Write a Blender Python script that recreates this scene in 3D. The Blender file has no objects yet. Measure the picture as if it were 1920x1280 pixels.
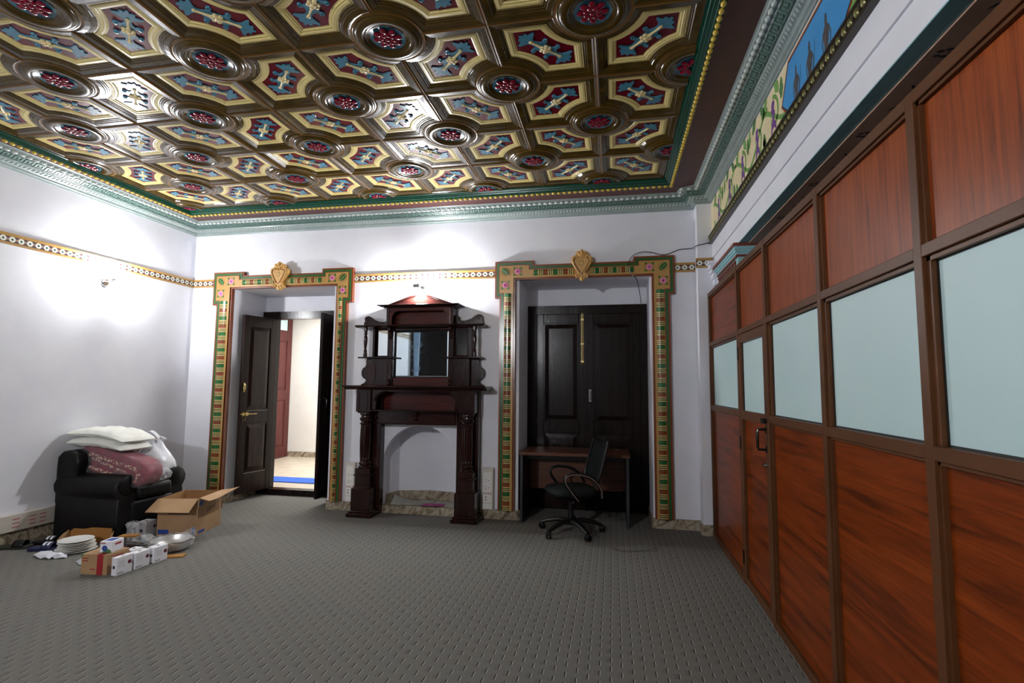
import bpy, math, random
from math import pi, sin, cos, sqrt
from mathutils import Vector, Matrix
random.seed(7)
sc = bpy.context.scene
COL = sc.collection

# ------------------------------------------------------------------ camera
def cam_setup():
    yaw, pit, rol = math.radians(11.05), math.radians(4.93), math.radians(0.46)
    Rz = Matrix(((cos(yaw), sin(yaw), 0), (-sin(yaw), cos(yaw), 0), (0, 0, 1)))
    Rx = Matrix(((1, 0, 0), (0, cos(pit), sin(pit)), (0, -sin(pit), cos(pit))))
    Rr = Matrix(((cos(rol), 0, sin(rol)), (0, 1, 0), (-sin(rol), 0, cos(rol))))
    P = Matrix(((1, 0, 0), (0, 0, -1), (0, 1, 0)))
    R = P @ Rr @ Rx @ Rz
    cam = bpy.data.cameras.new('camera')
    cam.sensor_width = 36.0
    cam.lens = 975.0 * 36.0 / 1920.0
    cam.clip_start = 0.02
    o = bpy.data.objects.new('camera', cam)
    COL.objects.link(o)
    m = Matrix((R[0], -R[1], -R[2])).transposed().to_4x4()
    m.translation = (0, 0, 1.48)
    o.matrix_world = m
    sc.camera = o
cam_setup()

# ------------------------------------------------------------------ world, exposure
w = bpy.data.worlds.new('world'); sc.world = w; w.use_nodes = True
w.node_tree.nodes['Background'].inputs[0].default_value = (0.75, 0.85, 1.0, 1)
w.node_tree.nodes['Background'].inputs[1].default_value = 0.25
sc.view_settings.view_transform = 'Standard'
sc.view_settings.look = 'None'
sc.view_settings.gamma = 1.0
sc.view_settings.use_curve_mapping = False
sc.view_settings.exposure = 0.5
sc.cycles.caustics_reflective = False
LAMP_LEFT, LAMP_BACK, LAMP_REAR = 950.0, 1450.0, 3900.0     # emission strength of the bulbs
LAMP_COL = (0.97, 0.985, 1.0, 1)

def area_light(name, loc, rot, size, size_y, energy, color):
    l = bpy.data.lights.new(name, 'AREA'); l.shape = 'RECTANGLE'
    l.size = size; l.size_y = size_y; l.energy = energy; l.color = color
    o = bpy.data.objects.new(name, l); COL.objects.link(o)
    o.location = loc; o.rotation_euler = rot
    return o
# added overhead area light stands in for daylight in the corridor beyond the door
area_light('corridor_daylight', (-4.6, 8.2, 2.95), (0, 0, 0), 2.6, 1.6, 120, (1.0, 0.985, 0.96))

# ------------------------------------------------------------------ materials
def S(r, g, b, a=1.0):
    def c(v):
        v /= 255.0
        return v / 12.92 if v <= 0.04045 else ((v + 0.055) / 1.055) ** 2.4
    return (c(r), c(g), c(b), a)

class X:                      # a tiny expression wrapper over Math nodes
    def __init__(s, nt, sock): s.nt = nt; s.s = sock
    def _op(s, op, *others):
        n = s.nt.nodes.new('ShaderNodeMath'); n.operation = op
        s.nt.links.new(s.s, n.inputs[0])
        for i, o in enumerate(others):
            if isinstance(o, X): s.nt.links.new(o.s, n.inputs[i + 1])
            else: n.inputs[i + 1].default_value = o
        return X(s.nt, n.outputs[0])
    def __add__(s, o): return s._op('ADD', o)
    def __sub__(s, o): return s._op('SUBTRACT', o)
    def __mul__(s, o): return s._op('MULTIPLY', o)
    def __truediv__(s, o): return s._op('DIVIDE', o)
    def gt(s, o): return s._op('GREATER_THAN', o)
    def lt(s, o): return s._op('LESS_THAN', o)
    def fract(s): return s._op('FRACT')
    def floor(s): return s._op('FLOOR')
    def abs(s): return s._op('ABSOLUTE')
    def sqrt(s): return s._op('SQRT')
    def mod(s, o): return s._op('FLOORED_MODULO', o)
    def mx(s, o): return s._op('MAXIMUM', o)
    def mn(s, o): return s._op('MINIMUM', o)

def new_mat(name, color, rough=0.5, metal=0.0, coat=0.0, spec=0.5):
    m = bpy.data.materials.new(name); m.use_nodes = True
    b = m.node_tree.nodes['Principled BSDF']
    b.inputs['Base Color'].default_value = color
    b.inputs['Roughness'].default_value = rough
    b.inputs['Metallic'].default_value = metal
    b.inputs['Coat Weight'].default_value = coat
    b.inputs['Coat Roughness'].default_value = 0.12
    b.inputs['Specular IOR Level'].default_value = spec
    return m
def bsdf(m): return m.node_tree.nodes['Principled BSDF']
def N(m, t): return m.node_tree.nodes.new(t)
def link(m, a, b): m.node_tree.links.new(a, b)
def coords(m, kind='Object'):
    n = N(m, 'ShaderNodeTexCoord'); return n.outputs[kind]
def xyz(m, sock):
    n = N(m, 'ShaderNodeSeparateXYZ'); link(m, sock, n.inputs[0])
    return [X(m.node_tree, o) for o in n.outputs]
def mapping(m, sock, scale, rot=(0, 0, 0)):
    n = N(m, 'ShaderNodeMapping'); link(m, sock, n.inputs['Vector'])
    n.inputs['Scale'].default_value = scale; n.inputs['Rotation'].default_value = rot
    return n.outputs[0]
def noise(m, sock, scale, detail=4, rough=0.55, dist=0.0):
    n = N(m, 'ShaderNodeTexNoise'); link(m, sock, n.inputs['Vector'])
    n.inputs['Scale'].default_value = scale; n.inputs['Detail'].default_value = detail
    n.inputs['Roughness'].default_value = rough; n.inputs['Distortion'].default_value = dist
    return n.outputs['Fac']
def ramp(m, fac, stops):
    n = N(m, 'ShaderNodeValToRGB'); link(m, fac, n.inputs[0])
    e = n.color_ramp.elements
    e[0].position, e[0].color = stops[0]; e[1].position, e[1].color = stops[-1]
    for p, c in stops[1:-1]:
        k = e.new(p); k.color = c
    return n.outputs[0]
def mixc(m, fac, a, b):
    n = N(m, 'ShaderNodeMix'); n.data_type = 'RGBA'
    if isinstance(fac, X): link(m, fac.s, n.inputs[0])
    elif hasattr(fac, 'links'): link(m, fac, n.inputs[0])
    else: n.inputs[0].default_value = fac
    for i, v in ((6, a), (7, b)):
        if hasattr(v, 'links'): link(m, v, n.inputs[i])
        else: n.inputs[i].default_value = v
    return n.outputs[2]
def bump(m, h, strength=0.3, dist=0.01):
    n = N(m, 'ShaderNodeBump'); link(m, h, n.inputs['Height'])
    n.inputs['Strength'].default_value = strength; n.inputs['Distance'].default_value = dist
    link(m, n.outputs[0], bsdf(m).inputs['Normal'])
def setc(m, sock): link(m, sock, bsdf(m).inputs['Base Color'])

def mottled(name, c1, c2, rough=0.5, scale=6, b=0.0, bs=60, coat=0.0, metal=0.0, spec=0.4):
    m = new_mat(name, c1, rough, metal, coat, spec)
    v = coords(m)
    setc(m, ramp(m, noise(m, v, scale, 5), [(0.35, c1), (0.65, c2)]))
    if b: bump(m, noise(m, v, bs, 3), b, 0.004)
    return m
def wood(name, c1, c2, c3, axis, rough=0.35, coat=0.0, scale=1.0, stretch=18.0, spec=0.3):
    # grain running along the given object axis
    m = new_mat(name, c1, rough, 0, coat, spec)
    sc3 = [stretch * scale] * 3; sc3[axis] = 0.9 * scale
    v = mapping(m, coords(m), sc3)
    n1 = noise(m, v, 1.6, 6, 0.62, 0.6)
    sc4 = [stretch * 6 * scale] * 3; sc4[axis] = 2.0 * scale
    n2 = noise(m, mapping(m, coords(m), sc4), 1.5, 3, 0.6)
    c = ramp(m, n1, [(0.30, c1), (0.5, c2), (0.68, c3)])
    dk = ramp(m, n2, [(0.35, (0.62, 0.6, 0.58, 1)), (0.6, (1, 1, 1, 1))])
    n = N(m, 'ShaderNodeMix'); n.data_type = 'RGBA'; n.blend_type = 'MULTIPLY'
    n.inputs[0].default_value = 0.75
    link(m, c, n.inputs[6]); link(m, dk, n.inputs[7])
    setc(m, n.outputs[2])
    return m

M = {}
M['wall'] = mottled('white_plaster', S(222, 223, 232), S(229, 230, 237), 0.6, 2.5, 0.08, 30)
M['wall_in'] = mottled('corridor_plaster', S(226, 224, 218), S(232, 230, 224), 0.7, 2.5)
M['olive'] = mottled('olive_enamel', S(72, 54, 14), S(54, 40, 8), 0.17, 9, 0.05, 25, coat=0.0, spec=0.42)
M['seam'] = new_mat('bronze_seam', S(110, 74, 26), 0.2, 0.0, 0.0)
M['cream'] = new_mat('cream_enamel', S(208, 190, 126), 0.3, 0, 0.0, 0.3)
M['maroon'] = new_mat('maroon_enamel', S(96, 8, 26), 0.2, 0, 0.0, 0.3)
M['redflower'] = new_mat('crimson_enamel', S(112, 4, 32), 0.12, 0, 0.0, 0.5)
M['blue'] = new_mat('steel_blue_enamel', S(66, 120, 142), 0.2, 0, 0.0, 0.35)
M['boss'] = new_mat('cream_boss_enamel', S(216, 196, 142), 0.25, 0, 0.3)
M['green_d'] = new_mat('dark_green_enamel', S(8, 62, 46), 0.2, 0, 0.0, 0.4)
M['gold'] = new_mat('gold_paint', S(200, 170, 66), 0.3, 0.25, 0.2)
M['brownmaroon'] = mottled('brown_maroon_paint', S(84, 36, 32), S(72, 30, 28), 0.45, 12, 0.15, 60)
M['teal'] = mottled('grey_teal_enamel', S(140, 153, 150), S(130, 143, 141), 0.35, 10, coat=0.1)
M['teal_d'] = new_mat('sea_green_enamel', S(102, 124, 117), 0.35)
M['teal_dd'] = new_mat('deep_sea_green_enamel', S(76, 102, 94), 0.35)
M['pearl'] = new_mat('pale_grey_enamel', S(186, 194, 190), 0.3, 0, 0.2)
M['darkwood'] = wood('dark_mahogany', S(26, 12, 11), S(38, 18, 16), S(50, 24, 20), 2, 0.16, 0.0, 1.0, 10, 0.35)
M['darkwood_x'] = wood('dark_mahogany_rail', S(26, 12, 11), S(40, 18, 16), S(54, 25, 21), 0, 0.16, 0.0, 1.0, 10, 0.35)
M['redwood'] = wood('red_mahogany', S(56, 20, 16), S(70, 26, 20), S(84, 34, 26), 0, 0.22, 0.0, 1.0, 10, 0.3)
M['doorwood'] = wood('painted_dark_brown_door', S(30, 20, 18), S(38, 25, 22), S(46, 30, 26), 2, 0.25, 0.0, 1.0, 8, 0.22)
M['doorblack'] = wood('nearly_black_door', S(18, 11, 10), S(24, 15, 13), S(30, 19, 16), 2, 0.22, 0.0, 1.0, 8, 0.16)
M['reddoor'] = wood('red_brown_door', S(78, 38, 36), S(90, 44, 42), S(98, 50, 46), 2, 0.45, 0, 1.0, 8)
M['brass'] = new_mat('brass', S(168, 148, 100), 0.3, 1.0)
M['steel'] = new_mat('polished_steel', S(200, 200, 202), 0.15, 1.0)
M['steel_d'] = new_mat('dull_steel', S(120, 120, 120), 0.3, 1.0)
M['mirror'] = new_mat('mirror_glass', S(225, 230, 232), 0.03, 1.0)
M['black'] = new_mat('black_plastic', S(12, 12, 13), 0.4, 0, 0, 0.25)
M['blackgloss'] = new_mat('black_metal', S(10, 10, 11), 0.25)
M['mesh'] = mottled('black_mesh_fabric', S(12, 15, 15), S(18, 21, 21), 0.7, 200, spec=0.15)
M['leather'] = mottled('black_leather', S(12, 11, 12), S(18, 17, 18), 0.45, 8, 0.25, 50, spec=0.2)
M['pinktrim'] = new_mat('pale_pink_trim', S(150, 130, 124), 0.4)
M['whiteplastic'] = new_mat('white_plastic', S(232, 230, 226), 0.35)
M['conduit'] = mottled('off_white_trunking', S(206, 200, 190), S(196, 190, 180), 0.4, 8)
M['cloth_white'] = mottled('white_cotton', S(238, 238, 232), S(228, 230, 224), 0.8, 12, 0.2, 30)
M['card'] = mottled('brown_cardboard', S(172, 138, 102), S(160, 126, 92), 0.75, 5, 0.05, 60)
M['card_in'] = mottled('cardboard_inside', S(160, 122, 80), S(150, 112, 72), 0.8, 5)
M['cardorange'] = mottled('tan_cardboard', S(158, 112, 52), S(146, 100, 44), 0.75, 6)
M['print_red'] = new_mat('red_print', S(150, 24, 34), 0.6)
M['print_blue'] = new_mat('blue_print', S(34, 66, 150), 0.6)
M['print_dark'] = new_mat('dark_print', S(50, 46, 50), 0.6)
M['print_grey'] = new_mat('grey_print', S(150, 150, 158), 0.6)
M['print_brown'] = new_mat('brown_print', S(100, 66, 44), 0.6)
M['print_maroon'] = new_mat('plum_print', S(94, 30, 50), 0.6)
M['print_green'] = new_mat('green_print', S(60, 110, 60), 0.6)
M['boxwhite'] = new_mat('white_carton', S(226, 226, 232), 0.5)
M['navy'] = new_mat('navy_rubber', S(22, 30, 72), 0.5)
M['olive_rubber'] = new_mat('dark_olive_rubber', S(36, 38, 30), 0.6)
M['white_rubber'] = new_mat('white_rubber', S(225, 228, 235), 0.5)
M['ceramic'] = new_mat('white_ceramic', S(244, 244, 240), 0.25, 0, 0.0)
M['frame'] = mottled('brown_powder_coat', S(88, 54, 30), S(80, 48, 26), 0.42, 4, spec=0.2)
M['gasket'] = new_mat('black_gasket', S(12, 11, 11), 0.6)
M['lam_v'] = wood('orange_wood_laminate_upright', S(94, 38, 9), S(138, 62, 21), S(152, 75, 30), 2, 0.36, 0.0, 1.3, 16, 0.25)
M['lam_h'] = wood('orange_wood_laminate_level', S(66, 25, 3), S(116, 47, 8), S(136, 60, 13), 1, 0.36, 0.0, 1.0, 14, 0.2)
M['deskwood'] = wood('walnut_desk_laminate', S(74, 40, 26), S(88, 50, 32), S(98, 58, 38), 0, 0.35, 0.05, 1.0, 10)
M['deskdark'] = new_mat('dark_slate_panel', S(26, 30, 34), 0.45)
M['sur_brown'] = new_mat('rust_brown_gloss', S(120, 62, 36), 0.22, 0, 0.0, 0.45)
M['sur_green'] = new_mat('leaf_green_gloss', S(34, 92, 44), 0.22, 0, 0.0, 0.45)
M['sur_gold'] = new_mat('ochre_gold_gloss', S(172, 134, 78), 0.22, 0, 0.0, 0.45)
M['sur_pale'] = new_mat('pale_gold_gloss', S(188, 164, 106), 0.22, 0, 0.0, 0.45)
M['sur_dark'] = new_mat('dark_green_line', S(40, 62, 30), 0.22, 0, 0.0, 0.45)
M['pink'] = new_mat('pink_paint', S(206, 110, 170), 0.35)
M['crest'] = mottled('carved_ochre', S(206, 162, 96), S(190, 144, 80), 0.4, 30)
M['crest_d'] = new_mat('carved_ochre_shadow_paint', S(110, 66, 32), 0.45)
M['frieze'] = mottled('cream_frieze_paint', S(232, 216, 176), S(226, 208, 166), 0.5, 6)
M['vine'] = new_mat('vine_green_paint', S(112, 158, 80), 0.5)
M['vine_d'] = new_mat('vine_dark_green_paint', S(76, 122, 66), 0.5)
M['purple'] = new_mat('purple_paint', S(112, 62, 140), 0.5)
M['skyblue'] = mottled('sky_blue_paint', S(70, 148, 206), S(62, 140, 200), 0.45, 5)
M['figure'] = mottled('grey_figure_paint', S(54, 52, 58), S(96, 88, 84), 0.5, 40)
M['brick_b'] = new_mat('brick_brown_paint', S(122, 54, 34), 0.45)
M['egg_dark'] = new_mat('dark_bronze_moulding', S(50, 42, 34), 0.35, 0.2)
M['egg'] = new_mat('olive_gold_egg', S(112, 108, 62), 0.3, 0.3)
M['soffit_teal'] = mottled('dusty_teal_paint', S(140, 184, 194), S(130, 174, 184), 0.5, 4)
M['soffit_brown'] = mottled('dusty_brown_paint', S(200, 160, 136), S(188, 148, 124), 0.5, 4)
M['paleteal'] = new_mat('pale_teal_paint', S(150, 196, 204), 0.4)
M['rug_blue'] = mottled('blue_mat', S(50, 96, 190), S(42, 84, 176), 0.9, 60)
M['stone'] = mottled('beige_stone_tile', S(196, 184, 166), S(178, 166, 148), 0.35, 4)
M['newsprint'] = None
M['foam'] = new_mat('crystal_clear_plastic', S(225, 230, 232), 0.15)

def marble():
    m = new_mat('brown_veined_marble', S(150, 140, 124), 0.22, 0, 0.15)
    v = mapping(m, coords(m), (1, 1, 1), (0.3, 0.7, 0.5))
    n1 = noise(m, mapping(m, v, (3, 9, 9)), 1.3, 6, 0.6, 1.6)
    setc(m, ramp(m, n1, [(0.30, S(86, 74, 62)), (0.45, S(140, 126, 106)), (0.58, S(178, 168, 150)), (0.75, S(150, 122, 100))]))
    return m
M['marble'] = marble()

def carpet():
    m = new_mat('grey_loop_carpet', S(112, 110, 106), 0.95, 0, 0, 0.1)
    co = coords(m)
    x, y, z = xyz(m, co)
    u = x * (1 / 0.058); v = y * (1 / 0.098)
    v2 = v + (u.floor().mod(2.0)) * 0.5
    fu = u.fract(); fv = v2.fract()
    inv = fv.gt(0.12) * fv.lt(0.62)
    dark = (fu - 0.5).abs().lt(0.055) * inv
    light = (fu - 0.6).abs().lt(0.042) * inv
    sq = fu.gt(0.08) * fu.lt(0.42) * fv.gt(0.1) * fv.lt(0.6)
    hole = fu.gt(0.16) * fu.lt(0.34) * fv.gt(0.22)
    nz = X(m.node_tree, noise(m, mapping(m, co, (9, 7, 1)), 1.0, 2))
    sqm = sq * (hole * -0.6 + 1.0) * ((nz - 0.42) * 4.0).mx(0.15).mn(1.0)
    grain = ramp(m, noise(m, co, 420, 2), [(0.3, S(92, 91, 88)), (0.7, S(120, 118, 114))])
    big = noise(m, co, 0.9, 3)
    base = mixc(m, ramp(m, big, [(0.35, (0, 0, 0, 1)), (0.7, (1, 1, 1, 1))]), grain, S(110, 108, 103))
    c1 = mixc(m, sqm * 0.45, base, S(58, 58, 56))
    c2 = mixc(m, light * 0.9, c1, S(158, 158, 152))
    c3 = mixc(m, dark * 0.9, c2, S(36, 35, 34))
    setc(m, c3)
    h = (dark * -1.0 + light * 0.5 + sq * -0.25)
    bump(m, h.s, 0.5, 0.004)
    return m
M['carpet'] = carpet()

def belt_mat():
    # rings on a dark ground; the pattern runs along the object's X axis, centred on Z = 0
    m = new_mat('painted_ring_band', S(60, 36, 40), 0.35)
    x, y, z = xyz(m, coords(m))
    u = (x * (1 / 0.074)).fract() - 0.5
    du = u * 0.074
    r = (du * du + z * z).sqrt()
    ring = r.gt(0.011) * r.lt(0.0255)
    dot = r.lt(0.011)
    e = ((u.abs() - 0.5).abs() * 0.074)
    cross = ((e - z.abs()).abs()).lt(0.0032) * r.gt(0.028)
    c = mixc(m, cross, S(58, 36, 42), S(196, 160, 140))
    c = mixc(m, ring, c, S(232, 236, 226))
    c = mixc(m, dot, c, S(40, 74, 62))
    setc(m, c)
    return m
M['belt'] = belt_mat()

def frosted():
    m = new_mat('frosted_film_glass', S(190, 212, 214), 0.5, 0, 0.0, 0.3)
    v = coords(m)
    setc(m, ramp(m, noise(m, v, 1.2, 2), [(0.3, S(184, 210, 212)), (0.7, S(194, 216, 218))]))
    bump(m, noise(m, v, 260, 2), 0.06, 0.002)
    return m
M['frost'] = frosted()

def plastic_film(name, tint, alpha, rough=0.12):
    m = new_mat(name, tint, rough, 0, 0.3)
    b = bsdf(m)
    v = coords(m)
    a = ramp(m, noise(m, v, 9, 6, 0.7, 1.5), [(0.35, (alpha * 0.6,) * 3 + (1,)), (0.7, (min(1, alpha * 1.5),) * 3 + (1,))])
    link(m, a, b.inputs['Alpha'])
    bump(m, noise(m, v, 14, 5, 0.7, 1.2), 0.5, 0.02)
    return m
M['film'] = plastic_film('clear_plastic_film', S(225, 226, 230), 0.13)
M['bagwhite'] = mottled('white_plastic_bag', S(232, 234, 240), S(222, 225, 234), 0.3, 10, 0.5, 22)
M['film2'] = plastic_film('milky_plastic_film', S(220, 222, 226), 0.45)

def quilt():
    m = new_mat('maroon_quilt', S(120, 18, 46), 0.75)
    v = coords(m)
    setc(m, ramp(m, noise(m, v, 14, 4), [(0.35, S(108, 8, 36)), (0.65, S(138, 20, 54))]))
    bump(m, noise(m, v, 30, 3), 0.3, 0.01)
    return m
M['quilt'] = quilt()
def floral():
    m = new_mat('floral_quilt_lining', S(190, 150, 130), 0.8)
    v = coords(m)
    n = N(m, 'ShaderNodeTexVoronoi'); link(m, v, n.inputs['Vector']); n.inputs['Scale'].default_value = 42
    setc(m, ramp(m, n.outputs['Distance'], [(0.15, S(214, 190, 160)), (0.42, S(190, 150, 130)), (0.6, S(132, 52, 62))]))
    return m
M['floral'] = floral()
def newsprint():
    m = new_mat('newspaper', S(170, 168, 158), 0.8)
    x, y, z = xyz(m, coords(m))
    rows = (y * 90.0).fract().lt(0.45)
    cols = (x * 14.0).fract().gt(0.1)
    nz = X(m.node_tree, noise(m, coords(m), 8, 1)).gt(0.45)
    setc(m, mixc(m, rows * cols * nz * 0.45, S(178, 176, 166), S(90, 92, 90)))
    return m
M['newsprint'] = newsprint()
def basket_metal():
    m = new_mat('woven_steel', S(226, 224, 222), 0.38, 0.85)
    return m
M['basket'] = basket_metal()
def emit(name, col, strength):
    m = bpy.data.materials.new(name); m.use_nodes = True
    nt = m.node_tree; nt.nodes.clear()
    e = nt.nodes.new('ShaderNodeEmission'); o = nt.nodes.new('ShaderNodeOutputMaterial')
    e.inputs[0].default_value = col; e.inputs[1].default_value = strength
    nt.links.new(e.outputs[0], o.inputs[0])
    return m
M['bulb_l'] = emit('lit_bulb_left', LAMP_COL, LAMP_LEFT)
M['bulb_b'] = emit('lit_bulb_back', LAMP_COL, LAMP_BACK)
M['bulb_r'] = emit('lit_bulb_rear', LAMP_COL, LAMP_REAR)
def curtain_mat():
    m = new_mat('pale_blue_sheer_curtain', S(190, 214, 236), 0.8)
    bsdf(m).inputs['Transmission Weight'].default_value = 0.0
    return m
M['curtain'] = curtain_mat()

# ------------------------------------------------------------------ mesh builder
class MB:
    def __init__(s): s.v = []; s.f = []; s.m = []
    def add(s, vs, fs, mi=0):
        o = len(s.v); s.v += [tuple(v) for v in vs]
        for f in fs: s.f.append(tuple(i + o for i in f)); s.m.append(mi)
        return s
    def box(s, x0, x1, y0, y1, z0, z1, mi=0):
        if x0 > x1: x0, x1 = x1, x0
        if y0 > y1: y0, y1 = y1, y0
        if z0 > z1: z0, z1 = z1, z0
        v = [(x0, y0, z0), (x1, y0, z0), (x1, y1, z0), (x0, y1, z0), (x0, y0, z1), (x1, y0, z1), (x1, y1, z1), (x0, y1, z1)]
        return s.add(v, [(0, 3, 2, 1), (4, 5, 6, 7), (0, 1, 5, 4), (1, 2, 6, 5), (2, 3, 7, 6), (3, 0, 4, 7)], mi)
    def prism(s, poly, a, b, axis='y', mi=0, cap0=True, cap1=True):
        # poly in the plane normal to axis; 'y': (x,z)  'x': (y,z)  'z': (x,y)
        ar = sum(poly[i][0] * poly[(i + 1) % len(poly)][1] - poly[(i + 1) % len(poly)][0] * poly[i][1] for i in range(len(poly)))
        if ar < 0: poly = poly[::-1]
        n = len(poly)
        def P(p, t):
            return {'y': (p[0], t, p[1]), 'x': (t, p[0], p[1]), 'z': (p[0], p[1], t)}[axis]
        if a > b: a, b = b, a
        v = [P(p, a) for p in poly] + [P(p, b) for p in poly]
        f = []
        flip = (axis == 'y')      # (x,z) ccw seen from -y
        lo = tuple(range(n)); hi = tuple(range(n, 2 * n))
        if cap0: f.append(lo if flip else lo[::-1])
        if cap1: f.append(hi[::-1] if flip else hi)
        for i in range(n):
            j = (i + 1) % n
            q = (i, j, n + j, n + i)
            f.append(q[::-1] if flip else q)
        return s.add(v, f, mi)
    def lathe(s, prof, n=24, c=(0, 0, 0), axis='z', a0=0.0, a1=2 * pi, mi=0, mis=None, squash=1.0):
        full = abs(a1 - a0 - 2 * pi) < 1e-6
        k = n if full else n + 1
        v = []
        for i in range(k):
            a = a0 + (a1 - a0) * i / n
            for r, h in prof:
                x, y = r * cos(a), r * sin(a) * squash
                p = {'z': (x, y, h), 'y': (x, h, y), 'x': (h, x, y)}[axis]
                v.append((c[0] + p[0], c[1] + p[1], c[2] + p[2]))
        L = len(prof); o = len(s.v); s.v += v
        for i in range(n):
            i2 = (i + 1) % k
            for j in range(L - 1):
                q = (i * L + j, i2 * L + j, i2 * L + j + 1, i * L + j + 1)
                if axis == 'y': q = q[::-1]
                s.f.append(tuple(o + t for t in q)); s.m.append(mis[j] if mis else mi)
        return s
    def ball(s, c, r, nu=10, nv=6, mi=0):
        rx, ry, rz = (r, r, r) if not hasattr(r, '__len__') else r
        v = [(c[0], c[1], c[2] - rz)]
        for j in range(1, nv):
            t = -pi / 2 + pi * j / nv
            for i in range(nu):
                a = 2 * pi * i / nu
                v.append((c[0] + rx * cos(t) * cos(a), c[1] + ry * cos(t) * sin(a), c[2] + rz * sin(t)))
        v.append((c[0], c[1], c[2] + rz))
        f = []
        for i in range(nu): f.append((0, 1 + (i + 1) % nu, 1 + i))
        for j in range(nv - 2):
            for i in range(nu):
                a = 1 + j * nu + i; b = 1 + j * nu + (i + 1) % nu
                f.append((a, b, b + nu, a + nu))
        t = len(v) - 1
        for i in range(nu): f.append((t, 1 + (nv - 2) * nu + i, 1 + (nv - 2) * nu + (i + 1) % nu))
        return s.add(v, f, mi)
    def tube(s, pts, r, n=8, mi=0, closed=False, flat=None, caps=True):
        pts = [Vector(p) for p in pts]; L = len(pts)
        rad = r if hasattr(r, '__len__') else [r] * L
        v = []; up = None
        for i, p in enumerate(pts):
            a = pts[(i - 1) % L] if (closed or i > 0) else p
            b = pts[(i + 1) % L] if (closed or i < L - 1) else p
            d = (b - a).normalized()
            if up is None:
                up = Vector((0, 0, 1)) if abs(d.z) < 0.9 else Vector((1, 0, 0))
            x = d.cross(up)
            if x.length < 1e-6: x = d.orthogonal()
            x.normalize(); up = x.cross(d).normalized()
            for k in range(n):
                t = 2 * pi * k / n
                e = x * cos(t) * rad[i] + up * sin(t) * rad[i] * (flat or 1.0)
                v.append(p + e)
        f = []
        for i in range(L if closed else L - 1):
            for k in range(n):
                a = i * n + k; b = i * n + (k + 1) % n
                i2 = ((i + 1) % L) * n
                f.append((a, b, i2 + (k + 1) % n, i2 + k))
        if caps and not closed:
            f.append(tuple(range(n))[::-1]); f.append(tuple((L - 1) * n + k for k in range(n)))
        return s.add([tuple(q) for q in v], f, mi)
    def grid(s, fn, nu, nv, mi=0, closed_u=False):
        v = [fn(i / nu, j / nv) for j in range(nv + 1) for i in range(nu + (0 if closed_u else 1))]
        k = nu + (0 if closed_u else 1)
        f = []
        for j in range(nv):
            for i in range(nu):
                f.append((j * k + i, j * k + (i + 1) % k, (j + 1) * k + (i + 1) % k, (j + 1) * k + i))
        return s.add(v, f, mi)
    def xf(s, mat):
        s.v = [tuple(mat @ Vector(p)) for p in s.v]; return s
    def mesh(s, name, mats, smooth=False):
        me = bpy.data.meshes.new(name)
        me.from_pydata(s.v, [], s.f)
        for m in (mats if isinstance(mats, (list, tuple)) else [mats]): me.materials.append(M[m] if isinstance(m, str) else m)
        for p, mi in zip(me.polygons, s.m): p.material_index = mi
        if smooth:
            for p in me.polygons: p.use_smooth = True
            if smooth != 'all':
                try: me.set_sharp_from_angle(angle=math.radians(smooth if smooth is not True else 40))
                except Exception: pass
        me.update()
        return me
    def build(s, name, mats, parent=None, smooth=False, loc=None, rz=None):
        return link_mesh(name, s.mesh(name, mats, smooth), parent, loc, rz)

def link_mesh(name, me, parent=None, loc=None, rz=None, scale=None):
    o = bpy.data.objects.new(name, me); COL.objects.link(o)
    if parent is not None: o.parent = parent
    if loc is not None: o.location = loc
    if rz is not None: o.rotation_euler = (0, 0, rz)
    if scale is not None: o.scale = scale
    return o
def empty(name, loc=(0, 0, 0), rz=0.0):
    o = bpy.data.objects.new(name, None); COL.objects.link(o)
    o.location = loc; o.rotation_euler = (0, 0, rz); o.empty_display_size = 0.1
    return o
def tag(o, label, cat, group=None, kind=None):
    o['label'] = label; o['category'] = cat
    if group: o['group'] = group
    if kind: o['kind'] = kind
    return o
def struct(o, label=None, cat=None):
    o['kind'] = 'structure'
    if label: o['label'] = label
    if cat: o['category'] = cat
    return o
def bevel(o, wdt=0.006, seg=2):
    b = o.modifiers.new('bevel', 'BEVEL'); b.width = wdt; b.segments = seg; b.limit_method = 'ANGLE'
    b.angle_limit = math.radians(35)
    return o
def rrect(x0, x1, z0, z1, r, n=5):
    pts = []
    for cx, cz, a in ((x1 - r, z1 - r, 0), (x0 + r, z1 - r, pi / 2), (x0 + r, z0 + r, pi), (x1 - r, z0 + r, 1.5 * pi)):
        for i in range(n + 1):
            t = a + pi / 2 * i / n; pts.append((cx + r * cos(t), cz + r * sin(t)))
    return pts
def arc(cx, cz, r, a0, a1, n=12, rz=None):
    rz = r if rz is None else rz
    return [(cx + r * cos(a0 + (a1 - a0) * i / n), cz + rz * sin(a0 + (a1 - a0) * i / n)) for i in range(n + 1)]
# ================================================================== THE SETTING
XL, D, XR = -5.42, 5.84, 1.03          # left wall, back wall, frieze plane of the right wall
YREAR = -1.8
Z0 = 3.588                              # ceiling field
YN = 6.47                              # back plane of the door niches

# ---- floor
b = MB(); b.box(XL - 0.2, 2.6, YREAR - 0.2, 6.62, -0.1, 0.0)
struct(b.build('floor', 'carpet'), 'grey patterned carpet covering the whole floor', 'floor')

# ---- walls
b = MB(); b.box(XL - 0.25, XL, YREAR - 0.2, 6.62, 0, 3.9)
struct(b.build('wall_left', 'wall'), 'plain white plastered wall on the left with a lamp', 'wall')

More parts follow.
